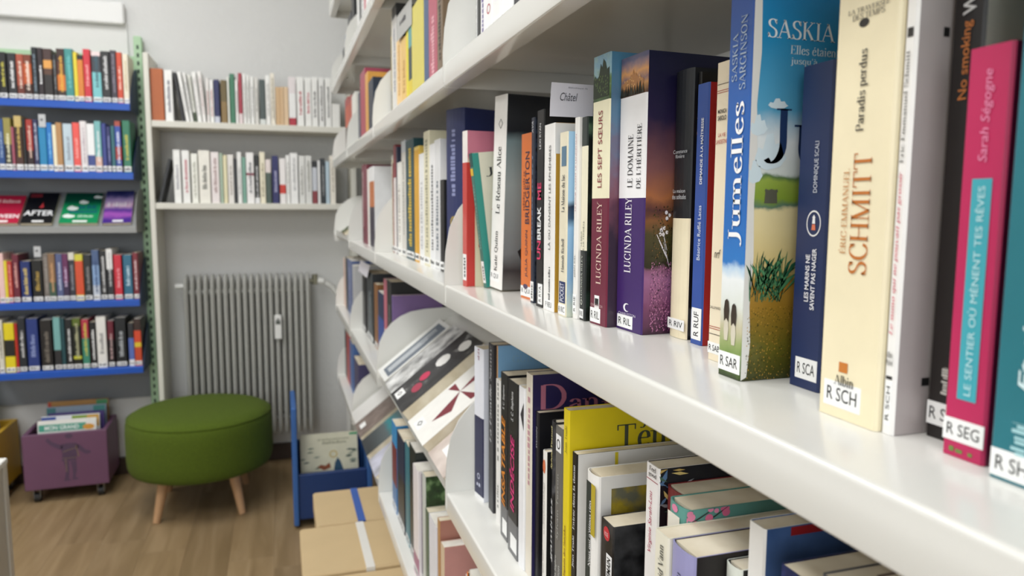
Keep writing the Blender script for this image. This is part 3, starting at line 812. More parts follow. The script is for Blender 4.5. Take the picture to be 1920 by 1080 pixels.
# beige storage boxes pushed under the shelving
M_CARD = mat('cbb288', .7, .05, 14)
for nm, x0, x1, y0, y1, zt, sc, lab in (('storage_box', .068, .34, 1.83, 2.055, .35, '3f63b0', 'beige cardboard box with a blue strip over its lid, nearest the blue bin'),
                                  ('storage_box', .026, .34, 1.575, 1.822, .35, 'e6e4de', 'beige cardboard box with a white strip over its lid'),
                                  ('storage_box', -.004, .34, 1.30, 1.568, .345, None, 'beige cardboard box whose corner peeks in at the bottom edge')):
    bx = tag(empty(nm, ((x0 + x1) / 2, (y0 + y1) / 2, 0)), lab, 'box', 'beige boxes on the floor')
    w, d = (x1 - x0) / 2, (y1 - y0) / 2
    MB().box(-w + .003, w - .003, -d + .003, d - .003, 0, zt - .045, bev=.002).build('box_body', M_CARD, bx)
    MB().box(-w, w, -d, d, zt - .05, zt, bev=.004).build('lid', M_CARD, bx)
    if sc:
        p0, p1 = ((662, 940), (676, 940)) if sc == '3f63b0' else ((675, 1015), (691, 1015))
        u0, u1 = onZ(*p0, zt).x - (x0 + x1) / 2, onZ(*p1, zt).x - (x0 + x1) / 2
        MB().box(u0, u1, -d - .0008, d + .0008, zt - .05, zt + .0008).build('strip', mat(sc, .5, .03), bx)

# low white cabinet at the left edge
cb = tag(empty('cabinet', (-.80, 1.40, 0)), 'low white cabinet whose corner shows at the lower left edge', 'cabinet')
MB().box(-.2, .212, -.6, .4, 0, .59, bev=.002).build('body', mat('c9c6bc', .5, .03, 6), cb)
MB().box(-.205, .218, -.605, .406, .59, .603, bev=.002).build('top', mat('ecebe6', .4, .02, 6), cb)
MB().box(.212, .216, .385, .406, 0, .59, bev=.001).build('edge_strip', mat('d9d7d0', .4, .02, 6), cb)
# ------------------------------------------------------------------ rows of books seen from afar
SEED = [7]
def auto_desc(spec):
    names = []
    for w in spec.split():
        n = cname(w.partition('@')[0])
        if n not in names: names.append(n)
    return ' and '.join(names[:2]) + ' book'
def dress(b, spec, letter, label_h, seed, call='~'):
    """illegible title and white call label on a distant spine"""
    r = random.Random(seed)
    z0 = label_h + .012 if label_h else .02
    if letter:
        a = r.uniform(.0, .2); e = r.uniform(.65, 1.0)
        za = z0 + (b.h - z0) * a; zb_ = z0 + (b.h - z0 - .01) * e
        b.on_spine('title_lettering', marks(max(6, int((zb_ - za) / .006)), seed), ink(letter), za, zb_, .3, .7)
    if label_h:
        b.call_label(call + str(seed) if call == '~' else call, .004, .004 + label_h, .04, .96)

def far_row(z, ys, items, phrase, group, label_h=.016, depth=(.11, .13), letters=True, prev_gap=.0004):
    """spines facing -y; items: (xl, xr, ytop, spec[, letter[, desc[, lean]]])"""
    last = -99
    for i, it in enumerate(items):
        xl, xr, yt, spec = it[:4]
        letter = it[4] if len(it) > 4 else None
        desc = (it[5] if len(it) > 5 else None) or auto_desc(spec)
        lean = it[6] if len(it) > 6 else 0
        SEED[0] += 1; r = random.Random(SEED[0])
        x0 = solve(0, (0, ys, z), px=xl); x1 = solve(0, (0, ys, z), px=xr)
        h = solve(2, ((x0 + x1) / 2, ys, 0), py=yt) - z
        x0 = max(x0, last + prev_gap); t = max(.006, x1 - x0 - .0003)
        bk = Book(t, h, r.uniform(*depth), bands_of(spec), pages=M_PAGES_W if r.random() < .5 else M_PAGES)
        o = bk.o
        o.location = (x0 + t / 2, ys + r.uniform(0, .004), z + .0002)
        if lean:
            a = math.radians(lean)
            o.rotation_euler = (0, a, 0)
            lift = t / 2 * abs(math.sin(a))
            o.location = (x0 + t / 2, ys, z + .0004 + lift)
        dress(bk, spec, letter if letters else None, label_h, SEED[0])
        tag(o, '%s, %s from the left on %s' % (desc, ORD[i], phrase), 'book', group)
        last = x0 + t
W = 'f2f2ee'; K = '1a1a1c'; CR = 'efe6cf'
far_row(ZBL[0], YB + .012, [
    (-34, -17, 96, K, 'e0e0e0'), (-16, 1, 96, K, 'e8e8e8'), (1, 15, 97, K, 'c8c048'), (17, 33, 99, '26262a', 'e8e8e8'), (34, 47, 101, '6b2f22@.3 a8503a', 'e8d8c8'), (47, 62, 102, '3c2018@.35 c25a28@.8 7a3a22', 'f0e0d0'),
    (63, 73, 88, '1b2024', '7a8a98'), (74, 84, 89, '2a1e22', 'f4f4f4'), (85, 101, 91, '2a2422@.5 5a3a2a@.62 e0a050@.78 46302c'), (102, 109, 102, '222224', '909090'),
    (110, 125, 91, '3a2a22@.2 d8792c@.5 5a3020@.75 3a2420', 'e8b040'), (125, 140, 91, '3f8f8c', '6fc0c0'), (141, 148, 97, 'e4d23a'), (148, 159, 103, '1c1c1c@.05 d98232@.9 1c1c1c', None, 'orange book with black ends'),
    (160, 173, 92, 'cf2d3c', 'f0a8a8'), (175, 192, 97, '7cc4c8@.6 3a4048@.92 f0d8d8', '3a5a68'), (193, 209, 96, '242424', 'dcdcdc'), (210, 221, 94, '3c3640', '8a8290'), (222, 232, 98, 'd24a2c', 'f4c8b8'), (233, 243, 101, 'efe6d0', 'c8b890')],
    'the top blue shelf', 'novels on the top blue shelf')
far_row(ZBL[1], YB + .012, [
    (-30, -14, 222, '7a2a2a', 'e0e0e0'), (-13, -1, 226, '2a4a7a'), (0, 11, 223, '2c4f8a', '9ab0d0'), (11, 25, 221, '2a2a2a@.5 9a8f4a', 'e8e4c0'), (25, 30, 238, 'a8586a'), (31, 45, 217, '4a2a22@.3 3c2218@.8 c8b070', 'd8b860', 'brown book with gilt lettering'), (46, 52, 222, '18181a'),
    (53, 65, 224, '2a1416@.4 a83228', 'e0c0b0'), (66, 75, 224, '2a2f58', 'c8ccdc'), (76, 90, 236, '1f86b8'), (91, 101, 230, '1f78c8', '7ac0f0'), (102, 109, 234, 'f2e8c8'), (109, 120, 230, 'b88a58'), (122, 139, 232, 'c2d4de', '909aa8'),
    (140, 153, 230, 'ef5a52', 'f8a8a0', 'coral red book'), (154, 166, 227, 'e8e2e2', 'b8a8b0'), (166, 180, 232, '3a4a8c@.35 f2f2f2', None, 'white book with a navy foot'), (181, 193, 227, 'e0b8a8@.3 7ab8b8', 'f0f4f4'), (194, 202, 231, '34408a'), (203, 210, 237, '2c3068', '9098c8'),
    (211, 218, 236, '2f6a72'), (219, 230, 227, '30489a@.25 b03a3a@.5 3450a8@.9 a84a38', 'e0e4f4'), (233, 247, 226, '2f7a5c', 'c8c050', 'green book with yellow lettering')],
    'the second blue shelf', 'novels on the second blue shelf', label_h=.02)
far_row(ZBL[3], YB + .012, [
    (-28, -12, 474, '20407a', 'd0d8e8'), (-11, -1, 476, 'e08030'), (0, 11, 475, 'f0c8c4', None, 'pale pink book'), (11, 17, 489, 'e6d838'), (17, 26, 490, 'c03a30@.95', 'e8a090'), (27, 39, 477, '6e2436', 'e0a8a0'), (42, 60, 490, '1c2f6e', 'd8c070', 'navy book with gilt lettering'),
    (63, 82, 488, '16140f', 'b89a48'), (84, 94, 476, '78706a', 'a8a098'), (94, 107, 476, '3f5a48@.4 8a6a4c', 'd0a070'), (108, 120, 476, '56608a', 'c0c8e0'), (120, 131, 476, '3a2a4a@.4 6a2c5a', 'd0b8d8'), (132, 143, 474, '30303a@.85 e0dccf', '909098'),
    (144, 159, 477, 'd8c83a@.13 d84f2a@.86 d8d040', None, 'orange-red book with yellow ends'), (160, 174, 478, '1e2022', '888888'), (176, 189, 469, 'c8d0dc@.3 8aa8d0@.7 4a6088', '304878'), (190, 202, 470, '1c1c1e', 'd8d8d8'), (203, 214, 467, '26262a@.6 f0f0ee', 'c8c8c8', 'black book with a white head'),
    (217, 231, 478, 'd02438', 'f0a0a8'), (234, 250, 478, '2a6a86', 'c8e0ec'), (252, 262, 474, '7a1c2a', 'e8d0d0')],
    'the fourth blue shelf', 'novels on the fourth blue shelf')
far_row(ZBL[4], YB + .012, [
    (-26, -12, 602, '304030', 'd0d0d0'), (-11, -1, 600, '8a2a2a'), (0, 10, 600, 'dedacb', '787468'), (12, 31, 606, 'e6d21f@.33 1e1e1a@.66 e6d21f', None, 'yellow book with a black middle'), (32, 37, 607, 'c03028'), (38, 52, 596, '22262c', 'd8d8d8'), (54, 75, 598, '24387c', '8a98c8'),
    (80, 101, 600, '1c1816', '7a7268'), (104, 117, 595, '2a2a2c@.38 7ab0ae', None, 'teal book with a black foot'), (118, 125, 597, '1f4a50'), (126, 139, 599, '16181a', 'e0e0e0'), (140, 155, 597, '16180f@.2 c8c83a@.26 1c2016@.85 5a6a20', 'b8b890'), (157, 170, 599, '3f8a72@.62 b83048', 'd0c850', 'green book with a crimson head'),
    (172, 183, 604, '141414', 'f4f4f4'), (184, 202, 594, 'ebe9e4', '909090', 'thick white book'), (205, 216, 602, '1a1618@.6 6a1a2c', 'c8a8a8'), (219, 239, 596, '16191c', 'b0b4b8'), (243, 253, 606, 'f0f0f4@.15 5a70b8@.65 2c2c30'), (254, 267, 598, 'c84a28@.4 e0c030@.5 d84a28@.75 38241c', None, 'flame-coloured book')],
    'the lowest blue shelf', 'novels on the lowest blue shelf')
far_row(ZW1, YW + .016, [
    (285, 309, 128, 'b5602a', None, 'thick orange-brown book with a gilt patch'), (311, 326, 131, W, '6a6a78'), (342, 348, 136, K, None, 'black leaning book', -8.5), (349.5, 356, 135, W, 'b0b0b0', 'white leaning book', -8), (357.5, 363, 136, 'e8e8e4', '9a9a9a', 'white leaning book', -7), (364.5, 370, 140, '3a4a30@.2 e4e4dc', '8a9080', 'pale leaning book', -6), (371.5, 379, 135, W, 'c0b8b8', 'white leaning book', -5), (380.5, 387, 134, 'f0eeea', 'b89a9a', 'white leaning book', -4),
    (389, 394, 146, 'ece8e4', 'a85a50'), (395, 402, 150, W, 'b06060'), (403, 413, 149, 'c8ccd8@.15 1e2458', None, 'navy book with a pale foot'), (416, 427, 150, '8a7040@.5 6a5a30'), (428, 432, 144, 'e8eae0'), (433, 442, 138, '3d7a5c', None, 'green book'), (443, 448, 150, W, '9a9a9a'), (449, 456, 137, 'e8d8d8@.2 a83a4a', None, 'crimson book with a white foot'),
    (457, 463, 138, W, 'b0b0a8'), (464, 470, 140, 'e8e8e4', '98988f'), (471, 478, 143, 'ecece8', 'a0a0a0'), (479, 486, 145, 'dcdad4', '888880'), (488, 499, 149, 'd8dcd8@.12 4a5654', None, 'dark grey-green book'), (500, 508, 141, W, 'a8a8a0'), (509, 517, 137, 'efe9da', '908870'), (518, 527, 163, 'cfae84'), (527, 533, 163, 'd8b890'), (533, 542, 163, 'e0c4a0'),
    (543, 556, 144, 'b03040@.16 f0f0ee@.66 e8e0e0', None, 'white book with a red foot'), (558, 571, 144, W, 'b84050'), (573, 585, 145, W, 'c05060'), (586, 597, 144, W, '585858'), (599, 609, 145, 'ededea', '505050'), (611, 622, 146, W, '585858'), (623, 638, 195, 'ecebe6')],
    'the upper white shelf', 'pale books on the upper white shelf', label_h=0)
far_row(ZW2, YW + .016, [
    (297, 303, 296, K, None, 'black book slumped against the row', 14), (328, 341, 281, W, 'a0a0a8'), (344, 358, 282, W, 'c05868'), (361, 373, 288, 'f4f4ea', 'b0b0a0'), (375, 396, 282, 'f0ede2', '6a6a62', 'thick cream book'), (398, 413, 285, 'efe6e4', 'a88a88'), (414, 420, 287, 'a8bca8'), (421, 428, 291, 'e8e0b8'), (429, 440, 290, 'eae6e0', 'a8a098'), (441, 446, 297, '2a2c30', None, 'thin black book'),
    (447, 455, 285, 'eeeeea', 'a8a8a8'), (456, 463, 295, '7aa896', None, 'sage green book'), (464, 478, 286, 'f4f2f0@.55 8a2a40@.6 f4f2f0', '6a6a70'), (479, 488, 291, 'e8e8e8@.12 181a18', 'c8c8c8'), (489, 499, 285, 'efe8cf', '988f70'), (500, 510, 299, '4a5a50@.7 e8dcd8'), (512, 524, 292, '1f2260', 'b0b0d0', 'indigo book'), (526, 537, 297, 'f0ecea@.22 d03a2c@.42 f2eeec', None, 'white book with a red patch'), (538, 545, 291, 'efefec', 'b8b8b0'), (546, 560, 287, 'f4f4f2', 'b0b0b0', 'tall white book'),
    (562, 573, 292, 'e4e4e0', 'a0a098'), (574, 586, 292, 'dededa', '98988f'), (587, 596, 302, '8a3a40@.3 c8ccd4@.85 2a2a2c'), (597, 602, 301, 'e8e8e8'), (603, 611, 297, '2e3438', 'a8a8a8'), (612, 619, 303, 'bcd0dc'), (620, 630, 292, 'efe9dc', 'a8a090')],
    'the lower white shelf', 'pale books on the lower white shelf', label_h=0)

# ------------------------------------------------------------------ books lying face-out on tilted trays
def face_out(bk, P, n, up, roll=0.0):
    """book lying on a slope: P the lower spine corner on the tray, n the tray normal, up the slope"""
    n, up = Vector(n).normalized(), Vector(up).normalized()
    if roll: up = Matrix.Rotation(math.radians(roll), 3, n) @ up
    y = up.cross(n)
    M = Matrix((n, y, up)).transposed().to_4x4()
    M.translation = Vector(P) + n * (bk.t / 2 + .0006)
    bk.o.matrix_world = M
def shapes(list_of_polys):
    v, f = [], []
    for pl in list_of_polys:
        k = len(v); v += pl; f.append(tuple(range(k, k + len(pl))))
    return v, f
dy, dz = (YWALL - .06) - (YB + .01), .139
tn, tu = Vector((0, -dz, dy)), Vector((0, dy, dz))
def tray_pt(px, off=.006): return Vector((solve(0, (0, YB + .012, ZBL[2]), px=px), YB + .011 + off, ZBL[2] - .003 + off * dz / dy + .0006))
def tray_book(px0, px1, h, spec, label, roll=0, cov=None):
    x0, x1 = tray_pt(px0).x, tray_pt(px1).x
    bk = Book(.014, h, x1 - x0, bands_of(spec), cov=cov)
    face_out(bk, tray_pt(px0), tn, tu, roll)
    tag(bk.o, label, 'book', 'face-out novels on the grey tray')
    w = x1 - x0
    bk.on_cover('call_label', RECT, M_LABEL, w * .35, w * .72, .006, .016)
    return bk, w
b, w = tray_book(-38, 34, .165, 'b81f3f', 'crimson paperback lying face-out, leftmost on the grey tray', 0)
b.on_cover('title_lettering', glyph_mesh('BETWEEN', .02), ink('f4f0f0'), w * .05, w * .97, .03, .052)
b.on_cover('subtitle_lettering', marks(9, 3), ink('e8b8b8'), w * .25, w * .9, .12, .14)
b, w = tray_book(38, 98, .185, '121212', 'black paperback lying face-out with big white title and red motif', 0)
b.on_cover('title_lettering', glyph_mesh('AFTER', .02), ink('f6f6f6'), w * .03, w * .97, .045, .075)
b.on_cover('cover_motif', shapes([[(.3, .2), (.5, .1), (.75, .25), (.62, .5), (.55, .95), (.45, .5)]]), ink('c83a40'), w * .35, w * .7, .085, .13)
b.on_cover('corner_patch', RECT, ink('7a2028'), w * .08, w * .45, .155, .178)
b, w = tray_book(110, 183, .185, '149058', 'green paperback lying face-out with white splashes', 0, cov=ramp_mat('green_cover', [(.55, '149058'), (.72, '0a4a34')], 2, 0, .185, 20, .02))
blob = [(.0, .4), (.15, .8), (.4, 1), (.65, .8), (1, .6), (.95, .2), (.6, 0), (.2, .1)]
for y0, y1, z0, z1 in ((.05, .38, .03, .055), (.12, .42, .075, .105), (.4, .65, .115, .14), (.75, 1.0, .15, .17)):
    b.on_cover('splash', shapes([blob]), ink('e8f0ea'), w * y0, w * y1, z0, z1)
b.on_cover('title_lettering', marks(8, 5), ink('0c5f74'), w * .42, w * .9, .085, .11)
b.on_cover('title_lettering', marks(10, 6), ink('0c5f74'), w * .2, w * .92, .06, .08)
b.on_cover('subtitle_lettering', marks(12, 8), ink('bfe0cc'), w * .45, w * .85, .035, .05)
b, w = tray_book(192, 246, .2, '4a2f8a', 'purple and pink paperback lying face-out, rightmost on the grey tray', 2,
                 cov=ramp_mat('violet_cover', [(.1, '4a2a8c'), (.25, 'a85ab8'), (.4, '5c3a9c'), (.52, 'e6bcd8'), (.7, 'b8a0d0'), (.85, '4a4a88'), (1, '1c2260')], 2, 0, .2, 26, .1))
b.on_cover('title_lettering', marks(6, 12), ink('f4e8f4'), w * .1, w * .9, .1, .135)

un, uu = Vector((-math.sin(SLOPE), 0, math.cos(SLOPE))), Vector((math.cos(SLOPE), 0, math.sin(SLOPE)))
def side_tray_book(level, yfar, w, h, t, spec, label, cov=None, pages=None, off=.001):
    bk = Book(t, h, w, bands_of(spec), cov=cov, pages=pages)
    x = XF + .0075 + off
    face_out(bk, (x, yfar, LEVEL[level] - .002 + (x - XF - .004) * math.tan(SLOPE) + .0012), un, uu)
    tag(bk.o, label, 'book', 'face-out books on the tilted white trays')
    return bk
b = side_tray_book(-1, 1.665, .115, .185, .016, 'e8e8e4', 'white book with blue-grey lettering lying on the tilted tray, farthest from the camera', pages=M_PAGES_W)
b.on_cover('title_panel', RECT, ink('66707c'), .03, .105, .012, .175)
b.on_cover('title_lettering', marks(6, 31), ink('dfe3e6'), .05, .085, .02, .16, .0005)
b = side_tray_book(-1, 1.528, .125, .19, .02, 'c8c8c6', 'book with grey photographic cover lying second on the tilted tray', cov=noise_mat('grey_photo', [(.3, '4a4a4c'), (.5, 'c0c0be'), (.7, 'f0f0ee')], 30, 4))
b = side_tray_book(-1, 1.385, .135, .19, .034, '2a2a2a', 'thick dark book with pink flowers lying in the middle of the tilted tray', cov=noise_mat('dark_photo', [(.4, '1e1e20'), (.6, '3a3a3c'), (.75, 'b8b8b4')], 26, 4))
b.on_cover('flower', disc(10), ink('c83058'), .04, .075, .06, .085); b.on_cover('flower', disc(9), ink('a83850'), .06, .10, .035, .06)
b.on_cover('blossom', disc(9), ink('e8e6e2'), .03, .08, .10, .135); b.on_cover('blossom', disc(9), ink('e8e6e2'), .05, .1, .15, .18)
b.on_cover('call_label', RECT, M_LABEL, .02, .06, .006, .026); b.on_cover('call_mark', ring(.18, 4), ink('2a2a2a'), .03, .05, .010, .022, .0005)
b = side_tray_book(-1, 1.215, .135, .19, .026, 'f0eee8', 'white book with dark red bow lying fourth on the tilted tray')
b.on_cover('bow', shapes([[(.45, .5), (.3, .85), (.55, .95)], [(.45, .5), (.62, .08), (.8, .3)], [(.45, .5), (.1, .42), (.1, .52)], [(.45, .5), (.92, .52), (.95, .62)]]), ink('7a2230'), .0, .13, .02, .18)
b.on_cover('call_label', RECT, M_LABEL, .03, .07, .006, .026); b.on_cover('call_mark', ring(.18, 4), ink('2a2a2a'), .04, .06, .010, .022, .0005)
b = side_tray_book(-1, 1.068, .11, .175, .016, 'cfc2ba', 'pinkish grey book lying on the tilted tray, nearest the camera', cov=noise_mat('pinkish_photo', [(.35, 'b8a89e'), (.65, 'dccfc6')], 20, 4))
b.on_cover('call_label', RECT, M_LABEL, .03, .07, .02, .045); b.on_cover('call_mark', ring(.2, 4), ink('4a4a4a'), .038, .062, .026, .04, .0005)
b.on_cover('flower', disc(10), ink('c86068'), .05, .08, .06, .08)
LT = 'the lowest tilted tray'
b = side_tray_book(-2, 2.335, .13, .185, .02, 'dedcd8', 'white book lying farthest on ' + LT, pages=M_PAGES_W)
b = side_tray_book(-2, 2.185, .135, .185, .026, '7a6a60', 'brownish grey book with red edge lying second on ' + LT, cov=noise_mat('brown_photo', [(.35, '6e5f58'), (.65, '8f8078')], 26, 4))
b.on_cover('call_label', RECT, M_LABEL, .04, .08, .012, .032)
b = side_tray_book(-2, 2.03, .13, .185, .022, '4a5a5c', 'grey and teal book lying third on ' + LT, cov=ramp_mat('teal_photo', [(.1, '3a3e40'), (.4, '5a6466'), (.5, '2a8a92'), (.8, '6a7274')], 2, 0, .185, 30, .05))
b = side_tray_book(-2, 1.88, .13, .185, .016, 'b8b8c0', 'pale lilac-grey book lying nearest the camera on ' + LT, cov=noise_mat('lilac_photo', [(.35, 'a0a0a6'), (.65, 'd0d0e0')], 20, 4))
b = side_tray_book(0, 2.62, .13, .17, .02, '3a4a20', 'dark green book on the high tray of the farthest shelving bay', cov=noise_mat('green_photo', [(.35, '23300f'), (.6, '4a5a20'), (.75, 'd8d8b8')], 40, 4))

# ------------------------------------------------------------------ upright rows on the right-hand shelving, seen at a slant
def side_row(level, X, items, phrase, group, ymax, ymin, label_h=0.014, mode='top'):
    """items ordered far to near: (xl, xr, ytop, spec[, letter[, desc[, cov[, X[, h]]]]]); xl, xr at the head of the spine"""
    last = ymax
    z = LEVEL[level]
    out = []
    for i, it in enumerate(items):
        it = list(it) + [None] * (9 - len(it))
        xl, xr, yt, spec, letter, desc, cov, xx, hh = it
        SEED[0] += 1; r = random.Random(SEED[0])
        x = (xx or X) * A if (xx or X) > .6 else (xx or X)
        if hh: h = hh; ya = solve(1, (x, 0, z + h * .5), px=xl); yb = solve(1, (x, 0, z + h * .5), px=xr)
        else:
            P = onX(xl, yt, x); ya = P.y; h = P.z - z; yb = solve(1, (x, 0, P.z), px=xr)
        if h < .08 or h > .252: print('ROW', phrase, i, 'height %.3f' % h); h = min(max(h, .12), .25)
        ya = min(ya, last - .0004); t = max(.005, ya - yb - .0002)
        if ya - t < ymin: print('ROW', phrase, i, 'past end %.3f' % (ya - t))
        bk = Book(t, h, min(r.uniform(.11, .14), XB - x - .01), bands_of(spec), cov=cover(cov) if isinstance(cov, str) else cov, pages=M_PAGES if r.random() < .6 else M_PAGES_W)
        rightward(bk.o, x, ya - t / 2, z + .0002)
        if spec: dress(bk, spec if isinstance(spec, str) else '', letter, label_h, SEED[0])
        d = desc or auto_desc(spec)
        tag(bk.o, '%s, %s from the left on %s' % (d, ORD[i], phrase), 'book', group)
        last = ya - t
        out.append(bk)
    return out
# eye-level row (level 0), bays two to four
side_row(0, 1.12, [(678, 682, 310, '6a2838@.2 7a3040', 'c8b0b0'), (683, 687, 310, '7c3444'), (688, 692, 318, 'e8e4de'), (692, 700, 315, '2a2038@.5 c06a2c@.82 e8e8e8', None, 'white, orange and navy book')],
    'the third bay\'s eye-level shelf', 'books at eye level in the third bay', J3 - .004, J2 + .004, 0)
m2 = side_row(0, 1.19, [(714, 721, 301, 'eceade', '7a7868'), (721, 728, 306, 'e6dfbc', 'a8a080'), (729, 737, 309, '7a2a2c@.9 6a2428', 'c89890', 'dark red book'), (737, 741, 273, 'e0d8d4@.7 8a3438'), (742, 744, 276, '2a3048'), (744, 751, 306, 'f0eee6', 'b0a8a0'),
    (752, 759, 266, 'dcd8cf@.9 c8ccd0', 'b0b0a8'), (760, 775, 266, '17454c', 'd8b83a', 'dark teal book with yellow lettering'), (776, 785, 277, 'e0a828@.97 e8c860', None, 'golden yellow book'), (785, 794, 290, 'f4f4f2', 'c8c8c8'), (794, 804, 249, 'e8e2c4', 'a8a488', 'tall cream book'), (805, 814, 272, 'f2f2f2', '707070'), (814, 824, 264, 'e4e4e4', '808890'), (825, 832, 338, '101010', None, 'short black book'), ],
    'the second bay\'s eye-level shelf', 'books at eye level in the second bay', J2 - .004, J1 + .03, .012)
ind = Book(.05, .25, .07, bands_of('28305e'), hard=True, roundness=.004)
ind.o.location = (.245 + .0085, 1.113 - .0235, LEVEL[0] + .0002); ind.o.rotation_euler = (0, 0, -math.pi / 2 + math.radians(20))
ind.on_spine('title_lettering', marks(16, 5), ink('8a90b8'), .12, .22, .35, .6); ind.on_spine('emblem', ring(.2, 9), ink('a08a50'), .07, .09, .3, .7, False)
tag(ind.o, 'tall indigo hardback standing askew behind the white end plate', 'book', 'books at eye level in the second bay')
# row above (level 1)
side_row(1, 1.08, [(671, 675, 176, '4a5060'), (675, 684, 141, 'a83a50@.9 a04058', None, 'dusky pink book'), (684, 689, 141, 'd8a048'), (690, 699, 156, '1e2c3e')],
    'the third bay\'s upper shelf', 'books on the upper shelf of the third bay', J3 - .004, J2 + .004, 0)
side_row(1, 1.2, [(709, 713, 106, '4a3a2a@.4 b89a4a'), (713, 717, 105, '2a2a2c'), (717, 725, 69, 'eeeac6', None, 'cream book'), (726, 733, 46, 'f0ece4', 'c0b8b8'), (733, 742, 14, 'd8d6d2@.9 2a2a2a', '9a9aa0', 'white book with a black head'), (743, 752, 80, 'f2cc8a', 'd8a860'), (752, 761, 78, 'e8c070', 'c89850'), (761, 765, 50, 'e8d820'),
    (765, 771, 40, 'e0c828@.35 16383c@.7 5aa0a0', None, 'dark teal and yellow book'), (771, 793, 18, 'dccf62', None, 'thick pale yellow book'), (794, 803, -8, '3f5a80', None, 'slate blue book'), (803, 818, -20, 'b85a6c', 'e8b0b8', 'glossy pink book'), (819, 829, -15, '7a6650', '3a3024', 'brown patterned book')],
    'the second bay\'s upper shelf', 'books on the upper shelf of the second bay', J2 - .004, J1 + .002, .012)
up = side_row(1, 1.2, [(866, 883, -60, 'f0f0ee', 'c8c8c8', 'white book'), (883, 900, -60, '161414', None, 'black book'), (901, 909, -55, 'f0eef0', '6a5a98'), (910, 923, -60, 'f2f2f0'), (924, 938, -65, 'f0f0ee'), (939, 962, -70, 'f4f4f2'), (964, 990, 0, '2a2a30', None, None, None, None, .2), (992, 1020, 0, 'e0dccf', None, None, None, None, .19)],
    'the nearest bay\'s upper shelf', 'books on the upper shelf of the nearest bay', J1 - .004, .2, 0)
for k, tx in ((3, 'R MOU'), (4, 'R MON'), (5, 'R MON')):
    up[k].call_label(tx, .018, .04, .06, .94)
up[5].on_spine('publisher_mark', disc(14), M_BLACK, .048, .066, .3, .75, False)
up[3].on_spine('publisher_mark', ring(.14), ink('b84050'), .05, .062, .25, .75, False)
# top row (level 2)
side_row(2, 1.15, [(643, 646, 0, '2a2a2e', None, None, None, None, .1), (647, 652, 0, '4a6a90', None, 'slate blue book', None, None, .13), (653, 659, 0, '2e2e32', '909090', None, None, None, .16), (660, 664, 0, '1e1e20', None, None, None, None, .2)], 'the farthest bay\'s highest shelf', 'books on the highest shelf', JEND - .004, J3 + .004, 0)
side_row(2, 1.06, [(669, 673, 0, 'e4e4e0', None, None, None, None, .19), (673, 676, 0, '3a3a3c', None, None, None, None, .2), (677, 682, 0, 'f0f0ee', '888888', None, None, None, .19), (682, 685, 0, 'c05060', None, None, None, None, .18), (685, 691, 0, 'f0f0ee', '909090', None, None, None, .2), (691, 697, 0, '26282a', None, None, None, None, .2), (698, 704, 0, 'e8e4d8', None, None, None, None, .2)],
    'the third bay\'s highest shelf', 'books on the highest shelf', J3 - .004, J2 + .004, 0)
side_row(1, 1.15, [(648, 653, 0, '3a2420@.5 c8502a@.85 a83030', None, 'red and orange book', None, None, .2), (653, 659, 0, 'b8452a@.9 9a3030', None, None, None, None, .19), (660, 667, 0, 'e4e2da', None, None, None, None, .18)], 'the farthest bay\'s upper shelf', 'books in the farthest bay', JEND - .004, J3 + .004, 0)
# below eye level (level -1), far bays
side_row(-1, 1.15, [(643, 647, 0, 'e8c8b8', None, None, None, None, .19), (648, 652, 0, '2a2a2c', None, None, None, None, .2), (652, 660, 0, '5a6a98', 'a0a8c8', 'blue-grey book', None, None, .2), (661, 665, 0, 'b8b8b8', None, None, None, None, .19)], 'the farthest bay\'s lower shelf', 'books in the farthest bay', JEND - .004, J3 + .004, 0)
side_row(-1, 1.19, [(674, 684, 512, '1e1e1f', None, 'black book'), (687, 698, 506, '2a3034', '7a8488', 'charcoal book'), (701, 707, 530, '8a5a2a'), (708, 718, 544, '2c4a98@.6 1c2a50', None, 'royal blue book'), (719, 724, 522, 'd8c0c0@.4 c06a7a'), (725, 733, 524, '1c1c1c', '707070', 'black book'), (734, 736, 553, '6a5488', None, 'purple book showing its cover', '7a6090')],
    'the third bay\'s lower shelf', 'books on the lower shelf of the third bay', J3 - .004, J2 + .004, .012)
side_row(-2, 1.15, [(645, 650, 0, '26262a', None, None, None, None, .19), (650, 656, 0, 'b84848', None, 'red book', None, None, .19), (656, 662, 0, '5070a8', None, 'blue book', None, None, .185), (664, 673, 0, '4a4468', None, 'dark violet book', None, None, .15)], 'the farthest bay\'s lowest shelf', 'books in the farthest bay', JEND - .004, J3 + .004, 0)
# lowest row (level -2), second bay
grn = noise_mat('leaf_photo', [(.35, '101c0c'), (.55, '2c4a22'), (.72, '8fae7a')], 45, 5)
low = side_row(-2, 1.1, [(734, 742, 785, '4a7ab0@.3 7a3030@.75 3f90c8', None, 'blue and red book'), (744, 757, 805, '17171a@.55 232b45', None, 'tall black and navy book'), (759, 766, 826, '3f7a86', None, 'teal book'), (767, 779, 828, '1c2422', None, 'dark green book'), (774, 783, 868, 'a86a88@.2 ece4e4', None, 'white book with a mauve foot', None, 1.07), (785, 789, 880, '4a3058'), (791, 797, 884, 'c8ccc4', None, 'pale book with leafy green cover', grn), (797, 803, 950, '46604a'), (804, 818, 962, 'e4e4ea', None, 'white book'), (820, 824, 970, 'b88a58', None, None, 'b07a6a'), (826, 832, 1015, 'd8c0a0', None, 'tan book', 'c89088')],
    'the second bay\'s lowest shelf', 'books on the lowest shelf of the second bay', J2 - .004, J1 + .004, .012)
side_row(-2, 1.12, [(838, 853, 1030, 'd8b890', None, 'tan book'), (856, 862, 1042, 'f0ece4'), (862, 868, 1046, 'e87a28', None, 'orange book', grn), (880, 892, 1068, 'e8e4dc')], 'the nearest bay\'s lowest shelf', 'books on the lowest shelf of the nearest bay', J1 - .004, .2, .012)
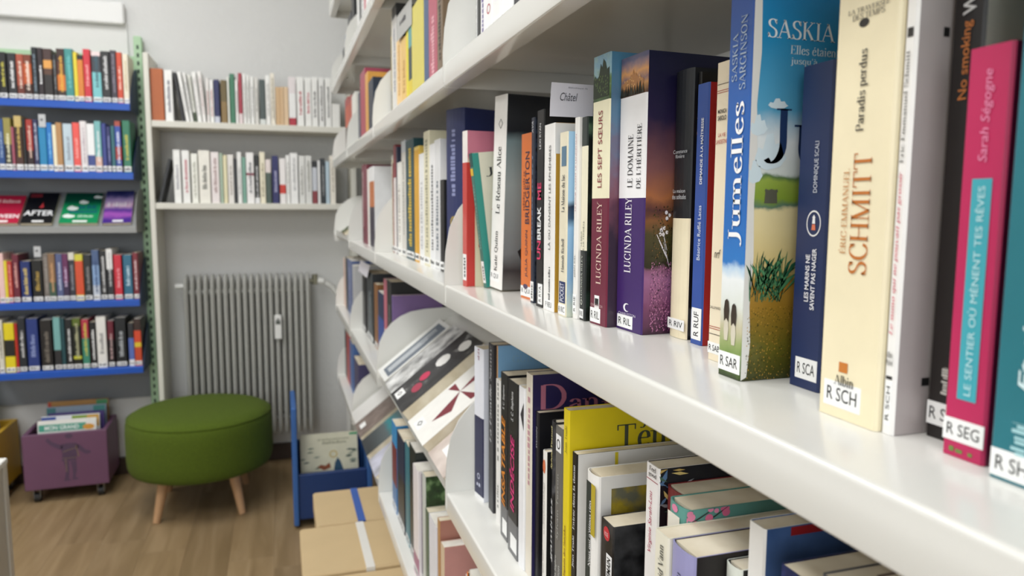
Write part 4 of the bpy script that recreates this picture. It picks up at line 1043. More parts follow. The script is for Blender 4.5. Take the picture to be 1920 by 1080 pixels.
# ------------------------------------------------------------------ the books close to the camera
class Near:
    def __init__(s, level, xl, xr, label, spec, yl=None, yt=None, X=None, h=None, d=.13, cov=None, covb=None, pages=None, lean=0, last=None, t=None, yfar=None, hard=False, rnd=0.0, group='novels on the nearest shelf', top=False, turn=0, dz=0, pitch=0):
        z = LEVEL[level]
        if X is not None: X = X * A
        if top:                                  # pixel of the far head corner of the spine
            P = onX(xl, yt, X) if X is not None else onY(xl, yt, yfar); x = P.x; ya = P.y; h = h or P.z - z; yb = solve(1, (x, 0, P.z), px=xr)
        else:                                    # pixel of the far foot corner of the spine
            if X is None: P = onZ(xl, yl, z); x = P.x; ya = P.y
            else: x = X; ya = solve(1, (x, 0, z), px=xl)
            yb = solve(1, (x, 0, z), px=xr)
            h = h or solve(2, (x, ya, 0), py=yt) - z
        if yfar is not None: ya = yfar
        if last is not None: ya = min(ya, last.yn - .0004)
        t = t or max(.004, ya - yb)
        s.b = Book(t, h, d, bands_of(spec), cov=cover(cov) if isinstance(cov, str) else cov, covb=cover(covb) if isinstance(covb, str) else covb, pages=pages, hard=hard, roundness=rnd)
        s.x, s.yf, s.yn, s.ym, s.z, s.h, s.t, s.d = x, ya, ya - t, ya - t / 2, z, h, t, d
        rightward(s.b.o, x, s.ym, z + .0002 + dz)
        if lean or turn or pitch:
            a, c = math.radians(lean), math.radians(turn)
            s.b.o.rotation_euler = (math.radians(pitch), a, -math.pi / 2 + c)
            s.b.o.location.x = x + math.sin(c) * t / 2
            s.b.o.location.z += abs(math.sin(a)) * t / 2 + (d * math.sin(math.radians(-pitch)) if pitch < 0 else 0)
        tag(s.b.o, label, 'book', group)
        print('NEAR %-60s x/a %.3f y %.3f t %.1f h %.1f mm' % (label[:60], x / A, ya, t * 1000, h * 1000))
    def zz(s, py): return solve(2, (s.x, s.ym, 0), py=py) - s.z
    def tx(s, text, col, y0, y1, x0, x1, vert=True, name='title_lettering', **k):
        s.b.on_spine(name, glyph_mesh(text, **k), ink(col), s.zz(y0), s.zz(y1), x0, x1, vert, .0005); return s
    def ms(s, n, col, y0, y1, x0, x1, vert=True, name='small_lettering'):
        s.b.on_spine(name, marks(n, s.x * n), ink(col), s.zz(y0), s.zz(y1), x0, x1, vert); return s
    def sh(s, geo, col, y0, y1, x0, x1, name='printed_mark', lift=.00025):
        s.b.on_spine(name, geo, ink(col), max(.002, s.zz(y0)), s.zz(y1), x0, x1, False, lift); return s
    def lab(s, text, y0, y1, x0=.05, x1=.95, vert=False):
        s.b.call_label(text, max(.0012, s.zz(y0)), s.zz(y1), x0, x1, vert); return s
    def cv(s, geo, col, xa, xb, y0, y1, name='cover_lettering', lift=.00025):
        """on the near cover, pixel rectangle"""
        p = onY(xa, (y0 + y1) / 2, s.yn); q = onY(xb, (y0 + y1) / 2, s.yn)
        u0, u1 = p.x - s.x, q.x - s.x
        zm = lambda py: solve(2, ((p.x + q.x) / 2, s.yn, 0), py=py) - s.z
        g = ([(a, b) for a, b in geo[0]], geo[1])
        m_ = ink(col) if isinstance(col, str) else col
        s.b.on_cover(name, g, m_, u0, u1, zm(y0), zm(y1), lift); return s
def photo(name, stops, scale=60, **k): return noise_mat(name, stops, scale, 6, .35, **k)
trees = ramp_mat('tree_photo', [(0, '2a3a1e'), (.35, '3f5a2c'), (.6, '5f7a48'), (.8, '8fb0b4'), (1, '7aa0b4')], 2, .18, .226, 120, .5)
town = ramp_mat('town_photo', [(0, '2c2418'), (.25, '5a3a22'), (.42, 'c08a50'), (.55, '8a6a68'), (.7, 'd89a5a'), (.85, '9a7a78'), (1, '5a5a78')], 2, .185, .222, 120, .12)

# --- eye-level row, far to near
red = Near(0, 861, 869, 'red-spined book with cream and pink cover, beside the white end plate', 'c8473f@.8 ece6e0', X=1.1, yt=250, d=.115, t=.018, yfar=.933, turn=4, cov=ramp_mat('cream_pink', [(.0, 'ddd6b8'), (.8, 'ddd6b8'), (.84, 'c8788c'), (1, 'c8788c')], 2, 0, .2, 5, .0))
red.b.on_cover('cover_band', RECT, ink('c2352e'), .0, .011, 0.0, red.h * .8)
red.b.call_label('~r', .008, .042, .1, .9, True)
red.b.on_cover('printed_dot', disc(8), ink('c8302c'), .016, .02, .05, .057)
teal = Near(0, 898, 906, 'teal-spined book leaning left against the red one', '3a7a70@.9 1f4f4a', yl=536, yt=290, X=1.2, t=.012, yfar=.904, d=.115, cov='e0dcc6', lean=-2.5, turn=4, pitch=6)
teal.b.on_cover('cover_band', RECT, ink('2f8f82'), .0, .009, 0.0, teal.h)
teal.b.call_label('~t', .006, .034, .1, .9, True)
teal.b.on_spine('sticker', RECT, ink('e0b83a'), .143, .152, .1, .9, False)
teal.b.on_spine('small_lettering', marks(18, 4), ink('7ab0a4'), .05, .135, .35, .65)
teal.b.on_cover('cover_lettering', glyph_mesh('Journal', 0, True), ink('2a2a2a'), .016, .095, .140, .152)
teal.b.on_cover('cover_lettering', glyph_mesh("d'un", 0, True), ink('2a2a2a'), .035, .07, .128, .137)
teal.b.on_cover('cover_title', glyph_mesh('Adieu', 0, False, .3), ink('c0302c'), .018, .1, .098, .116)
quinn = Near(0, 915, 938, 'thick white-spined book with misty grey cover, leaning right', 'f1efea', X=1.215, yt=190, d=.14, t=.039, yfar=.8865, turn=5, lean=2.2, pitch=-.8,
             cov=ramp_mat('mist_photo', [(0, '6a6a68'), (.1, '3a3a3c'), (.2, '7a8284'), (.55, '9aa8a8'), (.78, '7f969a'), (.83, '20242a'), (.9, '2a2c30'), (1, '14161a')], 2, 0, .23, 14, .04))
quinn.tx('Kate Quinn', '1a1a1a', 512, 437, .35, .66, serif=True).tx('Le Réseau Alice', '1a1a1a', 405, 280, .35, .7, serif=True)
quinn.sh(ring(.1, 4), '2a2a2a', 247, 228, .4, .75).lab('R QUI', 532, 513, .03, .8)
quinn.b.on_cover('cover_silhouette', shapes([[(.1, 0), (.0, .25), (.2, .45), (.25, .75), (.4, 1), (.55, .8), (.6, .55), (.95, .35), (1, 0)]]), ink('17181a'), .02, .1, .03, .1)
quinn.b.on_cover('barcode_label', RECT, M_LABEL, .028, .06, .012, .03, .0004)
brid = Near(0, 976, 993, 'orange book with dark blue lettering on the eye-level shelf', 'd9732f', yl=557, yt=253, d=.11, turn=3)
brid.tx('BRIDGERTON', '1c2442', 420, 285, .42, .8).tx('JULIA QUINN', '2a3050', 520, 432, .45, .7).ms(14, '8a3f1c', 395, 320, .2, .34).sh(disc(), '4a3a5a', 542, 533, .25, .7).lab('R QUI', 556, 537, .02, .98)
ava = Near(0, 994, 1000, 'speckled navy book between the orange and black ones', '1c2436', X=1.243, yt=222, d=.115, last=brid, cov=photo('speckle', [(.4, '10131c'), (.7, '3a4458')], 220))
ava.tx('AVA', 'e0e0e4', 250, 228, .3, .75, italic=.2).ms(16, '6a7890', 470, 290, .35, .6).lab('~a', 564, 528, .05, .95, True)
unb = Near(0, 1004.5, 1017, 'black book with pink and white title lettering', '121212', yl=573, yt=209, X=1.227, d=.12, last=ava)
unb.tx('UN', 'd83a68', 487, 452, .2, .72, bold=.02).tx('BREAK', 'f2f2f2', 450, 388, .2, .72, bold=.02).tx('ME', 'd83a68', 375, 343, .2, .72, bold=.02).tx('LEXI RYAN', 'e0e0e0', 280, 232, .4, .65).lab('R RYA', 570, 532, .3, .95, True)
dans = Near(0, 1018, 1037, 'white-spined book with dark vertical title and mustard cover', 'f0eeea', X=1.221, yt=236, d=.115, cov='c8962e', last=unb)
dans.b.on_cover('cover_panel', RECT, ink('eeeae4'), .0, .115, dans.h * .84, dans.h)
dans.tx('LÀ OÙ DANSENT LES ÉPHÉMÈRES', '2a2a2a', 468, 273, .45, .68).ms(18, '5a5a5a', 562, 500, .5, .68).lab('P REU', 582, 562, .2, .92)
wht = Near(0, 1041, 1045, 'white book set back behind the mustard-covered one', 'f4f4f2', X=1.5, h=dans.h + .026, d=.12, t=.005, last=dans)
wht.yn -= .0012
lac = Near(0, 1046, 1060, 'cream book with pale blue picture cover', 'e8e0c6', X=1.22, yt=250, d=.115, last=wht,
           cov=ramp_mat('lake_photo', [(0, 'c8d0c0'), (.2, '8ab0d0'), (.45, '9ac4e4'), (.5, '3a5a78'), (.56, '2a3a50'), (.6, 'a8d0ec'), (1, 'a4cce8')], 2, 0, .185, 30, .06))
lac.tx('La Maison du lac', '2a3040', 398, 328, .35, .75, serif=True).tx('Hannah Richell', '2a3040', 510, 448, .4, .75, serif=True).sh(RECT, '5a7a90', 312, 275, .3, .9)
lac.sh(RECT, '1f3060', 568, 528, .15, .95).tx('POCKET', 'e8e8f0', 565, 531, .3, .8).lab('R RIC', 590, 571, .03, .97)
zva = Near(0, 1063, 1072, 'tall cream-spined book with black cover, set back behind the thin white one', 'ece4c8', X=1.5, h=.205, d=.12, t=.004, cov='15151a', last=lac)
zva.tx('ZVANI', '3a3a3a', 246, 216, .35, .75)
riel = Near(0, 1072, 1080, 'thin white book with rose lettering', 'efece6', X=1.244, yt=222, d=.115, last=zva)
riel.tx('LE JOUR AVANT LE LENDEMAIN', 'b07080', 396, 252, .4, .72).tx('JØRN RIEL', '2a2a2a', 520, 478, .4, .75).lab('R RIE', 588, 552, .1, .95, True)
temp = Near(0, 1083, 1096, 'book with cream upper spine and black lower spine', '1c2222@.35 ece6cc@.86 1f2a24', X=1.258, yt=222, d=.12, last=riel, cov=photo('night_photo', [(.45, '10160f'), (.62, '26382c'), (.8, '5f7a5a')], 50))
temp.tx('LUCINDA RILEY', 'c8ccc0', 560, 478, .3, .55, serif=True).tx('LA SŒUR', '2a3a32', 462, 434, .18, .38).tx('DE LA TEMPÊTE', '2a3a32', 476, 415, .5, .75).sh(ring(.16), 'dcdcd0', 572, 562, .25, .55).lab('R RIL', 597, 580, .04, .7)
soeur = Near(0, 1106, 1149, 'thick book with maroon and cream spine under a tree photograph', [(.478, cover('6c1a34')), (.835, cover('efe9c8')), (1, trees)], yl=605, yt=109, d=.145, last=temp, turn=3, t=.031, yfar=.5965, cov=ramp_mat('blue_cover', [(.3, '3a2a3a'), (.5, '7a4a5a'), (.8, '5a7a98'), (1, '4a80a0')], 2, 0, .226, 60, .2))
soeur.tx('LUCINDA RILEY', 'e0c4b4', 533, 378, .38, .68, serif=True).tx('LES SEPT SŒURS', '8a2a38', 352, 208, .38, .62).lab('R RIL', 606, 579, .04, .66).tx('CHARLESTON', 'c8a8a8', 576, 571, .1, .8, False, 'publisher_name')
soeur.b.call_label('1', soeur.zz(580), soeur.zz(555), .3, .58)
dom = Near(0, 1152, 1211, 'thick book with purple and white spine and sunset lavender cover', [(.492, cover('3b1c62')), (.858, cover('f3f2f2')), (1, town)], yl=613, yt=114, d=.152, last=soeur, turn=3, t=.0425,
           cov=ramp_mat('sunset_cover', [(0, '3a1c34'), (.1, '7a4468'), (.2, 'a06a94'), (.235, '8a5a7a'), (.25, '2a2a18'), (.36, '4a4426'), (.42, '8a5a34'), (.45, '5a3a3a'), (.5, 'b8744a'), (.6, '8a5a5a'), (.78, '2c2448'), (1, '101538')], 2, 0, .222, 90, .03))
dom.tx('LUCINDA RILEY', 'f2eef2', 512, 370, .3, .56, serif=True).tx('LE DOMAINE', '1c1c22', 352, 253, .36, .56, serif=True).tx('DE L\'HÉRITIÈRE', '1c1c22', 354, 235, .66, .86, serif=True)
dom.b.on_spine('publisher_mark', shapes([[(.5 + .5 * math.cos(t), .5 + .5 * math.sin(t)) for t in [math.radians(a) for a in range(50, 311, 20)]] + [(.62 + .36 * math.cos(t), .5 + .4 * math.sin(t)) for t in [math.radians(a) for a in range(290, 69, -20)]]]), ink('f0eef2'), dom.zz(586), dom.zz(570), .3, .55, False)
dom.tx('CHARLESTON', 'd0c8d8', 593, 588, .12, .78, False, 'publisher_name').lab('R RIL', 617, 593, .06, .66)
# white flower stems printed on the cover
for (xa, xb, ya_, yb_) in ((1226, 1250, 488, 440), (1236, 1248, 470, 425), (1240, 1252, 500, 455)):
    dom.cv(shapes([[(0, 1), (.06, 1), (.6, .45), (1, 0), (.93, 0), (.5, .42)]]), 'e8e4ee', xa, xb, ya_, yb_, 'printed_stem')
for cx_, cy_ in ((1236, 432), (1242, 428), (1247, 436), (1240, 440), (1247, 410), (1252, 404), (1246, 399), (1234, 440)):
    dom.cv(disc(7), 'f0ecf2', cx_ - 3, cx_ + 3, cy_ + 4, cy_ - 4, 'printed_flower')
rg = random.Random(21)
def flecks(nm, book, cols, xa, xb, y0, y1, n_, w_, h_, lift=.0004):
    for k, c in enumerate(cols):
        pl = []
        for _ in range(n_):
            u, v = rg.random(), rg.random(); a = rg.uniform(-.4, .4) * w_
            pl.append([(u, v), (u + w_, v), (u + w_ * .6 + a, v + h_ * rg.uniform(.5, 1.2))])
        book.cv(shapes(pl), c, xa, xb, y0, y1, nm, lift + k * .00006)
flecks('printed_lavender', dom, ('2a1626', 'c07aa8', '8a4a7c', 'd890b8'), 1213, 1300, 622, 492, 260, .018, .03)
flecks('printed_shrubs', dom, ('14160c', '4a4a24', '7a5a30'), 1217, 1300, 488, 385, 90, .03, .035)
dom.sh(shapes([[(0, 0), (0, .35), (.15, .4), (.2, .55), (.32, .5), (.38, .75), (.45, .7), (.5, 1), (.55, .72), (.62, .8), (.7, .55), (.85, .5), (1, .35), (1, 0)]]), 'b07a48', 165, 130, .12, .88, 'printed_town', .0003)
flecks_b = [[(x, y), (x + .06, y), (x + .05, y + .1), (x + .01, y + .1)] for x, y in [(rg.uniform(.05, .9), rg.uniform(.05, .6)) for _ in range(22)]]
dom.sh(shapes(flecks_b), 'd8a468', 165, 135, .12, .88, 'printed_houses', .0004).sh(shapes([[(x, 0), (x + .09, 0), (x + .06, rg.uniform(.5, 1))] for x in [rg.uniform(0, .9) for _ in range(20)]]), '2c2a16', 178, 152, .02, .98, 'printed_trees', .0005)
soeur.sh(shapes([[(0, 0), (0, .5), (.1, .62), (.2, .5), (.35, .58), (.45, .9), (.55, .78), (.62, 1), (.75, .9), (.85, .7), (1, .75), (1, 0)]]), '24301a', 183, 112, .04, .96, 'printed_trees', .0003)
soeur.sh(shapes([[(x, y), (x + .08, y + .01), (x + .05, y + .07)] for x, y in [(rg.uniform(.02, .9), rg.uniform(.02, .6)) for _ in range(40)]]), '5a7040', 183, 118, .05, .95, 'printed_leaves', .0004)
riv = Near(0, 1251, 1282, 'book with black upper spine and cream lower spine', 'f0e4c4@.455 14171c', X=1.433, yt=137, d=.115, last=dom, rnd=.003, cov='10131a')
riv.tx('Constance', 'c8ccd0', 288, 281, .1, .9, False).tx('Rivière', 'c8ccd0', 297, 290, .25, .75, False).tx('La maison', 'c8ccd0', 362, 355, .15, .85, False).tx('des solitudes', 'c8ccd0', 374, 365, .1, .9, False).lab('R RIV', 618, 598, .01, .99)
circ = Near(0, 1284, 1293, 'thin black book with small orange title', '16130f', X=1.46, yt=140, d=.12, last=riv)
circ.tx('Circulus', 'd8883a', 256, 208, .2, .85).tx('Marie ROUZIN', 'd8d8d8', 493, 432, .3, .8).ms(8, '8a8a7a', 560, 535, .3, .7).lab('R ROU', 632, 580, .05, .95, True)
ruf = Near(0, 1293, 1314, 'blue-spined book with red and black striped cover', '2c4f9e', yl=639, X=1.43, yt=160, d=.115, last=circ, cov='a8201f')
ruf.tx('DEMANDE À LA MAÎTRESSE', 'f2f4f8', 346, 222, .42, .68, bold=.015).tx('Béatrice Ruffié Lacas', 'e0e6f2', 488, 386, .42, .7).lab('R RUF', 637, 578, .12, .95, True)
for k in range(10):
    z0 = .02 + k * .019
    ruf.b.on_cover('printed_stripe', RECT, ink('2a0c0c'), .012, .11, z0, z0 + .0022)
sab = Near(0, 1326, 1351, 'cream novel with thin red rules on the spine', 'f0e2c6', yl=667, yt=120, X=1.33, d=.118, last=ruf)
sab.tx('MONICA', '2a2018', 213, 205, .22, .82, False, bold=.02).tx('SABOLO', '2a2018', 226, 217, .22, .82, False, bold=.02).tx('LA VIE', 'b03028', 257, 250, .3, .8, False).tx('CLANDESTINE', 'b03028', 270, 262, .05, .95, False)
sab.tx('nrf', '2a2018', 484, 468, .3, .75, False, italic=.3).tx('GALLIMARD', '3a3028', 580, 575, .1, .9, False).lab('R SAB', 664, 643, .02, .98)
for y0 in (158, 170, 174, 614, 618, 628): sab.sh(RECT, 'b04038' if y0 not in (158, 628) else '3a3028', y0, y0 - 1.1, .05, .95, 'printed_rule')

sky_spine = ramp_mat('sky_spine', [(0, '2c3a14'), (.05, '6a8a3a'), (.1, '9aa86a'), (.14, 'c8c0a0'), (.2, 'e0e4dc'), (.27, 'eef2f2'), (.3, 'c0d8ec'), (.315, '2a78c4'), (.45, '1f68b8'), (1, '2c4f98')], 2, 0, .222, 90, .025)
sea_cover = ramp_mat('field_cover', [(0, '3a3f14'), (.09, '6a6420'), (.2, 'a07a28'), (.27, 'b88a3c'), (.29, 'd8c07a'), (.40, 'ead8a0'), (.455, 'ecdca8'), (.465, '5a7a68'), (.48, '86a038'), (.525, '9ab04a'), (.54, '5a7a4a'), (.548, 'dfe6e0'), (.64, 'e8eeee'), (.72, '5aa8cc'), (.9, '1f8cc0'), (1, '1a86c0')], 2, 0, .222, 55, .028)
jum = Near(0, 1345, 1387, 'tall blue book with seaside field cover and big white serif title', [(1, sky_spine)], yl=700, yt=2, d=.15, last=sab, cov=sea_cover, covb='e8e6e0')
jum.tx('Jumelles', 'f6f6f6', 462, 192, .28, .86, serif=True).tx('SASKIA', 'a8b8c8', 152, 60, .2, .42, serif=True).tx('SARGINSON', 'a8b8c8', 170, 30, .52, .78, serif=True).lab('R SAR', 697, 662, .03, .97)
for xs, dy_ in ((.2, 0), (.52, 6)):
    jum.sh(shapes([[(.15, 0), (.05, .5), (.2, .9), (.5, 1), (.8, .9), (.95, .5), (.85, 0), (.5, .15)]]), '33261a', 605 + dy_, 562 + dy_, xs, xs + .27, 'printed_hair', .0004)
    jum.sh(shapes([[(.2, 0), (.05, .4), (.25, 1), (.75, 1), (.95, .4), (.8, 0)]]), 'd4ccb8', 640 + dy_, 588 + dy_, xs + .02, xs + .25, 'printed_dress', .0003)
edge = ink('e6e4de')
jum.b.on_cover('worn_edge', shapes([[(0, 0), (.7, .01), (1, .1), (.75, .2), (1, .33), (.8, .47), (.95, .6), (.7, .72), (1, .85), (.85, 1), (0, 1)]]), edge, .0, .006, 0, jum.h, .0002)
jum.cv(glyph_mesh('SASKIA', 0, True), 'eef4f6', 1439, 1566, 76, 41).cv(glyph_mesh('Elles étaient', 0, True), 'dcebf2', 1482, 1574, 106, 89).cv(glyph_mesh('jusqu\'à', 0, True), 'dcebf2', 1482, 1532, 126, 110)
jum.cv(glyph_mesh('J', 0, True), '1c3560', 1433, 1482, 308, 204).cv(glyph_mesh('u', 0, True), '1c3560', 1488, 1545, 308, 236)
jum.cv(shapes([[(.0, 0), (.05, .8), (.0, .85), (.05, 1), (.3, .92), (.5, 1), (.75, .93), (.95, .98), (1, .8), (.92, .75), (.97, 0)]]), '5a5a4a', 1433, 1458, 382, 355, 'printed_tower')
gr = random.Random(5); tuft = []
for k in range(90):
    u = gr.uniform(.02, .85); v = gr.uniform(.0, .35); a = gr.gauss(.25, .55); L = gr.uniform(.3, .62)
    tuft.append([(u, v), (u + .022, v), (u + a * L * .6, v + L * .8), (u + a * L, v + L)])
for k, (c, lo, hi) in enumerate((('1c4a34', 0, 30), ('2c6a4a', 30, 60), ('4f8a5c', 60, 90))):
    jum.cv(shapes(tuft[lo:hi]), c, 1404, 1478, 568, 462, 'printed_grass', .0003 + k * .00012)
cloud = [(.0, .3), (.1, .6), (.25, .55), (.35, .95), (.55, 1), (.62, .7), (.8, .75), (.9, .45), (1, .35), (.8, .1), (.4, .0), (.15, .08)]
for xa, xb, y0, y1 in ((1405, 1440, 255, 215), (1415, 1475, 320, 250), (1440, 1478, 205, 185), (1400, 1430, 345, 300)):
    jum.cv(shapes([cloud]), 'd8e8ee', xa, xb, y0, y1, 'printed_cloud')

flecks('printed_meadow', jum, ('3c3c10', '8a6a20', 'c89a3c', '5a5a18'), 1398, 1560, 716, 575, 240, .012, .02, .0003)
mar = Near(0, 1478, 1533, 'navy book with small lighthouse emblem in a ring', '1c2c58', yl=721, yt=127, X=1.36, d=.14, last=jum, cov='17254c', covb='23396e')
mar.tx('DOMINIQUE SCALI', 'd8dce6', 362, 266, .55, .7).tx('LES MARINS NE', 'f0f0f4', 566, 478, .42, .56, bold=.015).tx('SAVENT PAS NAGER', 'f0f0f4', 580, 466, .62, .76, bold=.015)
mar.sh(ring(.06), 'f0f0f0', 444, 395, .38, .84, 'emblem_ring').sh(shapes([[(.2, 0), (.8, 0), (.72, .4), (.28, .4)]]), 'e07a58', 432, 405, .5, .72, 'emblem_base').sh(shapes([[(.28, .42), (.72, .42), (.66, .8), (.34, .8)], [(.25, .8), (.75, .8), (.5, 1)]]), 'f4f4f4', 432, 403, .5, .72, 'emblem_tower').lab('R SCA', 711, 672, .22, .94)

sch = Near(0, 1533, 1641, 'thick cream book with big orange-brown author name', 'f1e5c2', yl=770, h=.226, d=.15, last=mar, covb='efe9da', cov='ebe0c0')
sch.tx('SCHMITT', 'c07028', 515, 288, .42, .72, serif=True).tx('ÉRIC-EMMANUEL', 'c88a48', 478, 316, .24, .36, serif=True).tx('Paradis perdus', '3a3630', 247, 92, .42, .58, serif=True, bold=.01)
sch.tx('LA TRAVERSÉE', '5a5448', 20, 8, .2, .85, False, serif=True).tx('DES TEMPS', '5a5448', 34, 22, .28, .78, False, serif=True).sh(disc(), '2a2620', 50, 33, .38, .54)
sch.sh(RECT, 'c8782c', 702, 683, .35, .5).tx('Albin', '3a3630', 727, 708, .28, .62, False, serif=True).lab('R SCH', 770, 722, .1, .74)
sumo = Near(0, 1644, 1672, 'slim white book with rose title, light grey cover', 'f4f2ee', yl=806, h=.215, X=1.255, d=.13, last=sch, cov='b8b0ae')
sumo.tx('Le sumo qui ne pouvait pas grossir', 'd8586c', 630, 322, .3, .66, serif=True, italic=.25).tx('Eric-Emmanuel Schmitt', '5a5650', 306, 95, .3, .6, serif=True).tx('Albin', '3a3630', 672, 660, .25, .7, False).tx('Michel', '3a3630', 686, 675, .2, .75, False)
sumo.sh(RECT, '2a2622', 70, 52, .3, .75).lab('R SCH', 798, 715, .2, .8, True).sh(RECT, '1c1a1a', 712, 706, .25, .75)
sumo.cv(RECT, '1a1a1a', 1769, 1780, 70, 52, 'printed_square').cv(RECT, '1a1a1a', 1727, 1741, 724, 709, 'printed_square')
smok = Near(0, 1737, 1764, 'black book with orange lettering between white and pink ones', '1f1a18', X=1.335, yfar=.2505, t=.0155, h=.212, d=.12, last=sumo, cov='c9c7be')
smok.tx('No smoking', 'c8783a', 188, 40, .35, .7, bold=.01).tx('Wah', 'e0e0e0', 28, -40, .35, .75, bold=.02).ms(9, 'c8c4bc', 740, 690, .45, .65).lab('R SE', 800, 757, .03, .97)
seg = Near(0, 1764, 1842, 'magenta book with turquoise title band', 'bd2459', yl=851, yt=95, X=1.27, d=.118, last=smok, cov='7a1840')
seg.sh(RECT, '3fa6b4', 752, 336, .3, .75, 'title_band').tx('LE SENTIER OÙ MÈNENT TES RÊVES', 'bfe8ec', 742, 350, .42, .62).tx('Sarah Ségogne', 'e88ab0', 305, 130, .4, .66, italic=.2)
seg.lab('R SEG', 832, 790, .02, .98).ms(3, '6a8a40', 852, 843, .2, .75, False)
gst = Near(0, 1844, 1849, 'thin dark book squeezed between magenta and turquoise spines', '3a1a2c', X=1.45, h=.19, d=.11, last=seg)
sha = Near(0, 1851, 1990, 'turquoise book with white script title at the right edge', '22727e', yl=905, X=1.24, h=.225, d=.14, last=gst, cov='1f6c78')
sha.tx('Et si un jour tu', 'd8eef0', 740, 300, .34, .56, italic=.25, bold=.01).ms(7, 'a8d4d8', 860, 800, .3, .5).lab('R SHA', 930, 858, .03, .8)
for k, (xs, xe, c, nm) in enumerate(((2000, 2090, '6a2440', 'maroon'), (2095, 2240, 'e8e0cc', 'cream'))):
    gst = Near(0, xs, xe, nm + ' book just outside the right edge beside the turquoise one', c, X=1.22, h=.2, d=.13, last=sha if k == 0 else gst)

# paper slips sticking out of books
M_SLIP = mat('dedce4', .7, .02, 30)
def slip(label, P, du, dv, bend, text=None, sub=None, m=None):
    """thin bent sheet: P lower left corner, du along the width, dv up"""
    P, du, dv = Vector(P), Vector(du), Vector(dv)
    nrm = du.cross(dv).normalized()
    N = 8; vs, fs = [], []
    def pt(a, b): return P + du * a + dv * (b - .1 * b * math.sin(a * math.pi) * 0) + nrm * (bend * b * b * (1 - .7 * a))
    for side in (0, 1):
        for i in range(N + 1):
            for j in range(N + 1): vs.append(pt(i / N, j / N) - nrm * (.00015 * side))
    q = (N + 1) ** 2
    for i in range(N):
        for j in range(N):
            a = i * (N + 1) + j
            fs.append((a, a + N + 1, a + N + 2, a + 1)); fs.append((q + a, q + a + 1, q + a + N + 2, q + a + N + 1))
    o = poly('paper_slip', vs, fs, m or M_SLIP)
    tag(o, label, 'paper slip')
    for t, rect, nm, kw in ((text, (.22, .62, .48, .72), 'handwriting', dict(italic=.25)), (sub, (.4, .85, .84, .9), 'printed_line', {})):
        if t:
            g = glyph_mesh(t, **kw) if t != '~' else marks(6, 9)
            a0, a1, b0, b1 = rect
            poly(nm, [pt(a0 + u * (a1 - a0), b0 + v * (b1 - b0)) + nrm * .0003 for u, v in g[0]], g[1], ink('2a2a34' if nm == 'handwriting' else '8a8a94'), o)
    return o
yS = wht.yn + .0006
pa = onY(1031, 205, yS); pb = onY(1112, 205, yS); pt_ = onY(1028, 155, yS)
slip('white paper slip with a handwritten word, sticking up among the eye-level books', (pa.x, yS, wht.z + wht.h * .9), (pb.x - pa.x, 0, 0), (0, 0, pt_.z - wht.z - wht.h * .9), .004, 'Châtel', 'Bibliothèque de')
yS = J1 + .36
xs_ = 1.19 * A - .003
slip('grey printed slip over the peach book on the upper shelf', (xs_, solve(1, (xs_, 0, 1.52), px=744), onX(744, 79, xs_).z), (.004, solve(1, (xs_, 0, 1.52), px=768) - solve(1, (xs_, 0, 1.52), px=744), 0), (0, 0, onX(744, 32, xs_).z - onX(744, 79, xs_).z), .0, '~', None, mat('b4b4b0', .6, .03))
for (xa, xb, y0, y1, lab) in ((73, 86, 238, 214, 'small grey slip standing out above a blue book on the second blue shelf'), (64, 77, 482, 462, 'small white slip standing out above a black book on the fourth blue shelf')):
    a, b_, c = onY(xa, y0, YB + .0115), onY(xb, y0, YB + .0115), onY(xa, y1, YB + .0115)
    slip(lab, (a.x, YB + .0115, a.z), (b_.x - a.x, 0, 0), (0, 0, c.z - a.z), .0, '~', None, mat('c4c6c8', .6, .03))
xs_ = 1.16 * A
a, b_, c = onX(672, 508, xs_), onX(688, 508, xs_), onX(676, 487, xs_)
slip('crooked white slip above a black book on the lower shelf of the third bay', a, (0, b_.y - a.y, 0), (0, (c.y - a.y) , c.z - a.z), .0)

# --- lower row of the nearest bay, far to near (heads of the spines are visible)
G = 'novels on the shelf below eye level'
L = lambda xl, xr, yt, label, spec, X=1.16, **k: Near(-1, xl, xr, label, spec, yt=yt, X=X, top=True, group=G, **k)
b1 = L(894, 915, 652, 'book with white upper and navy lower spine, leftmost below eye level', 'f0f0f0@.03 1a1f48@.55 e4e6ee', 1.165, d=.12, t=.03, yfar=.925, turn=8)
b1.b.on_spine('publisher_mark', ring(.15, 10), ink('d8dcf0'), .028, .036, .35, .65, False); b1.b.on_spine('publisher_mark', marks(3, 2), ink('d8dcf0'), .018, .024, .3, .7, False); b1.b.on_spine('title_lettering', marks(6, 21), ink('a07888'), .19, .205, .4, .6)
b2 = L(916, 925, 642, 'thin black book with white italic title', '26262c', 1.2, d=.13, last=b1)
b2.b.on_spine('title_lettering', glyph_mesh('La Famille Sanny', serif=True, italic=.2), ink('d8d8dc'), .09, .225, .3, .72)
b3 = L(926, 929, 645, 'tall light blue book showing its plain cover', 'c89a68', 1.22, d=.14, last=b2, cov=ramp_mat('sky_cover', [(0, '9cc8e6'), (1, '84b4dc')], 2, 0, .23, 10, .05))
b3.cv(glyph_mesh('GUIR', 0, True), '8fb8d4', 961, 1006, 679, 665)
b4 = L(930, 938, 709, 'white book with grey lettering left of two matching black ones', 'eceae6', 1.19, last=b3)
b4.b.on_spine('title_lettering', marks(14, 23), ink('8a8a86'), .08, .18, .3, .65); b4.b.on_spine('small_lettering', marks(7, 23), ink('8a8a86'), .02, .05, .3, .65)
b5 = L(939, 952, 696, 'black book with orange italic title', '6a6a6c@.2 1a1a1c', 1.165, d=.125, last=b4)
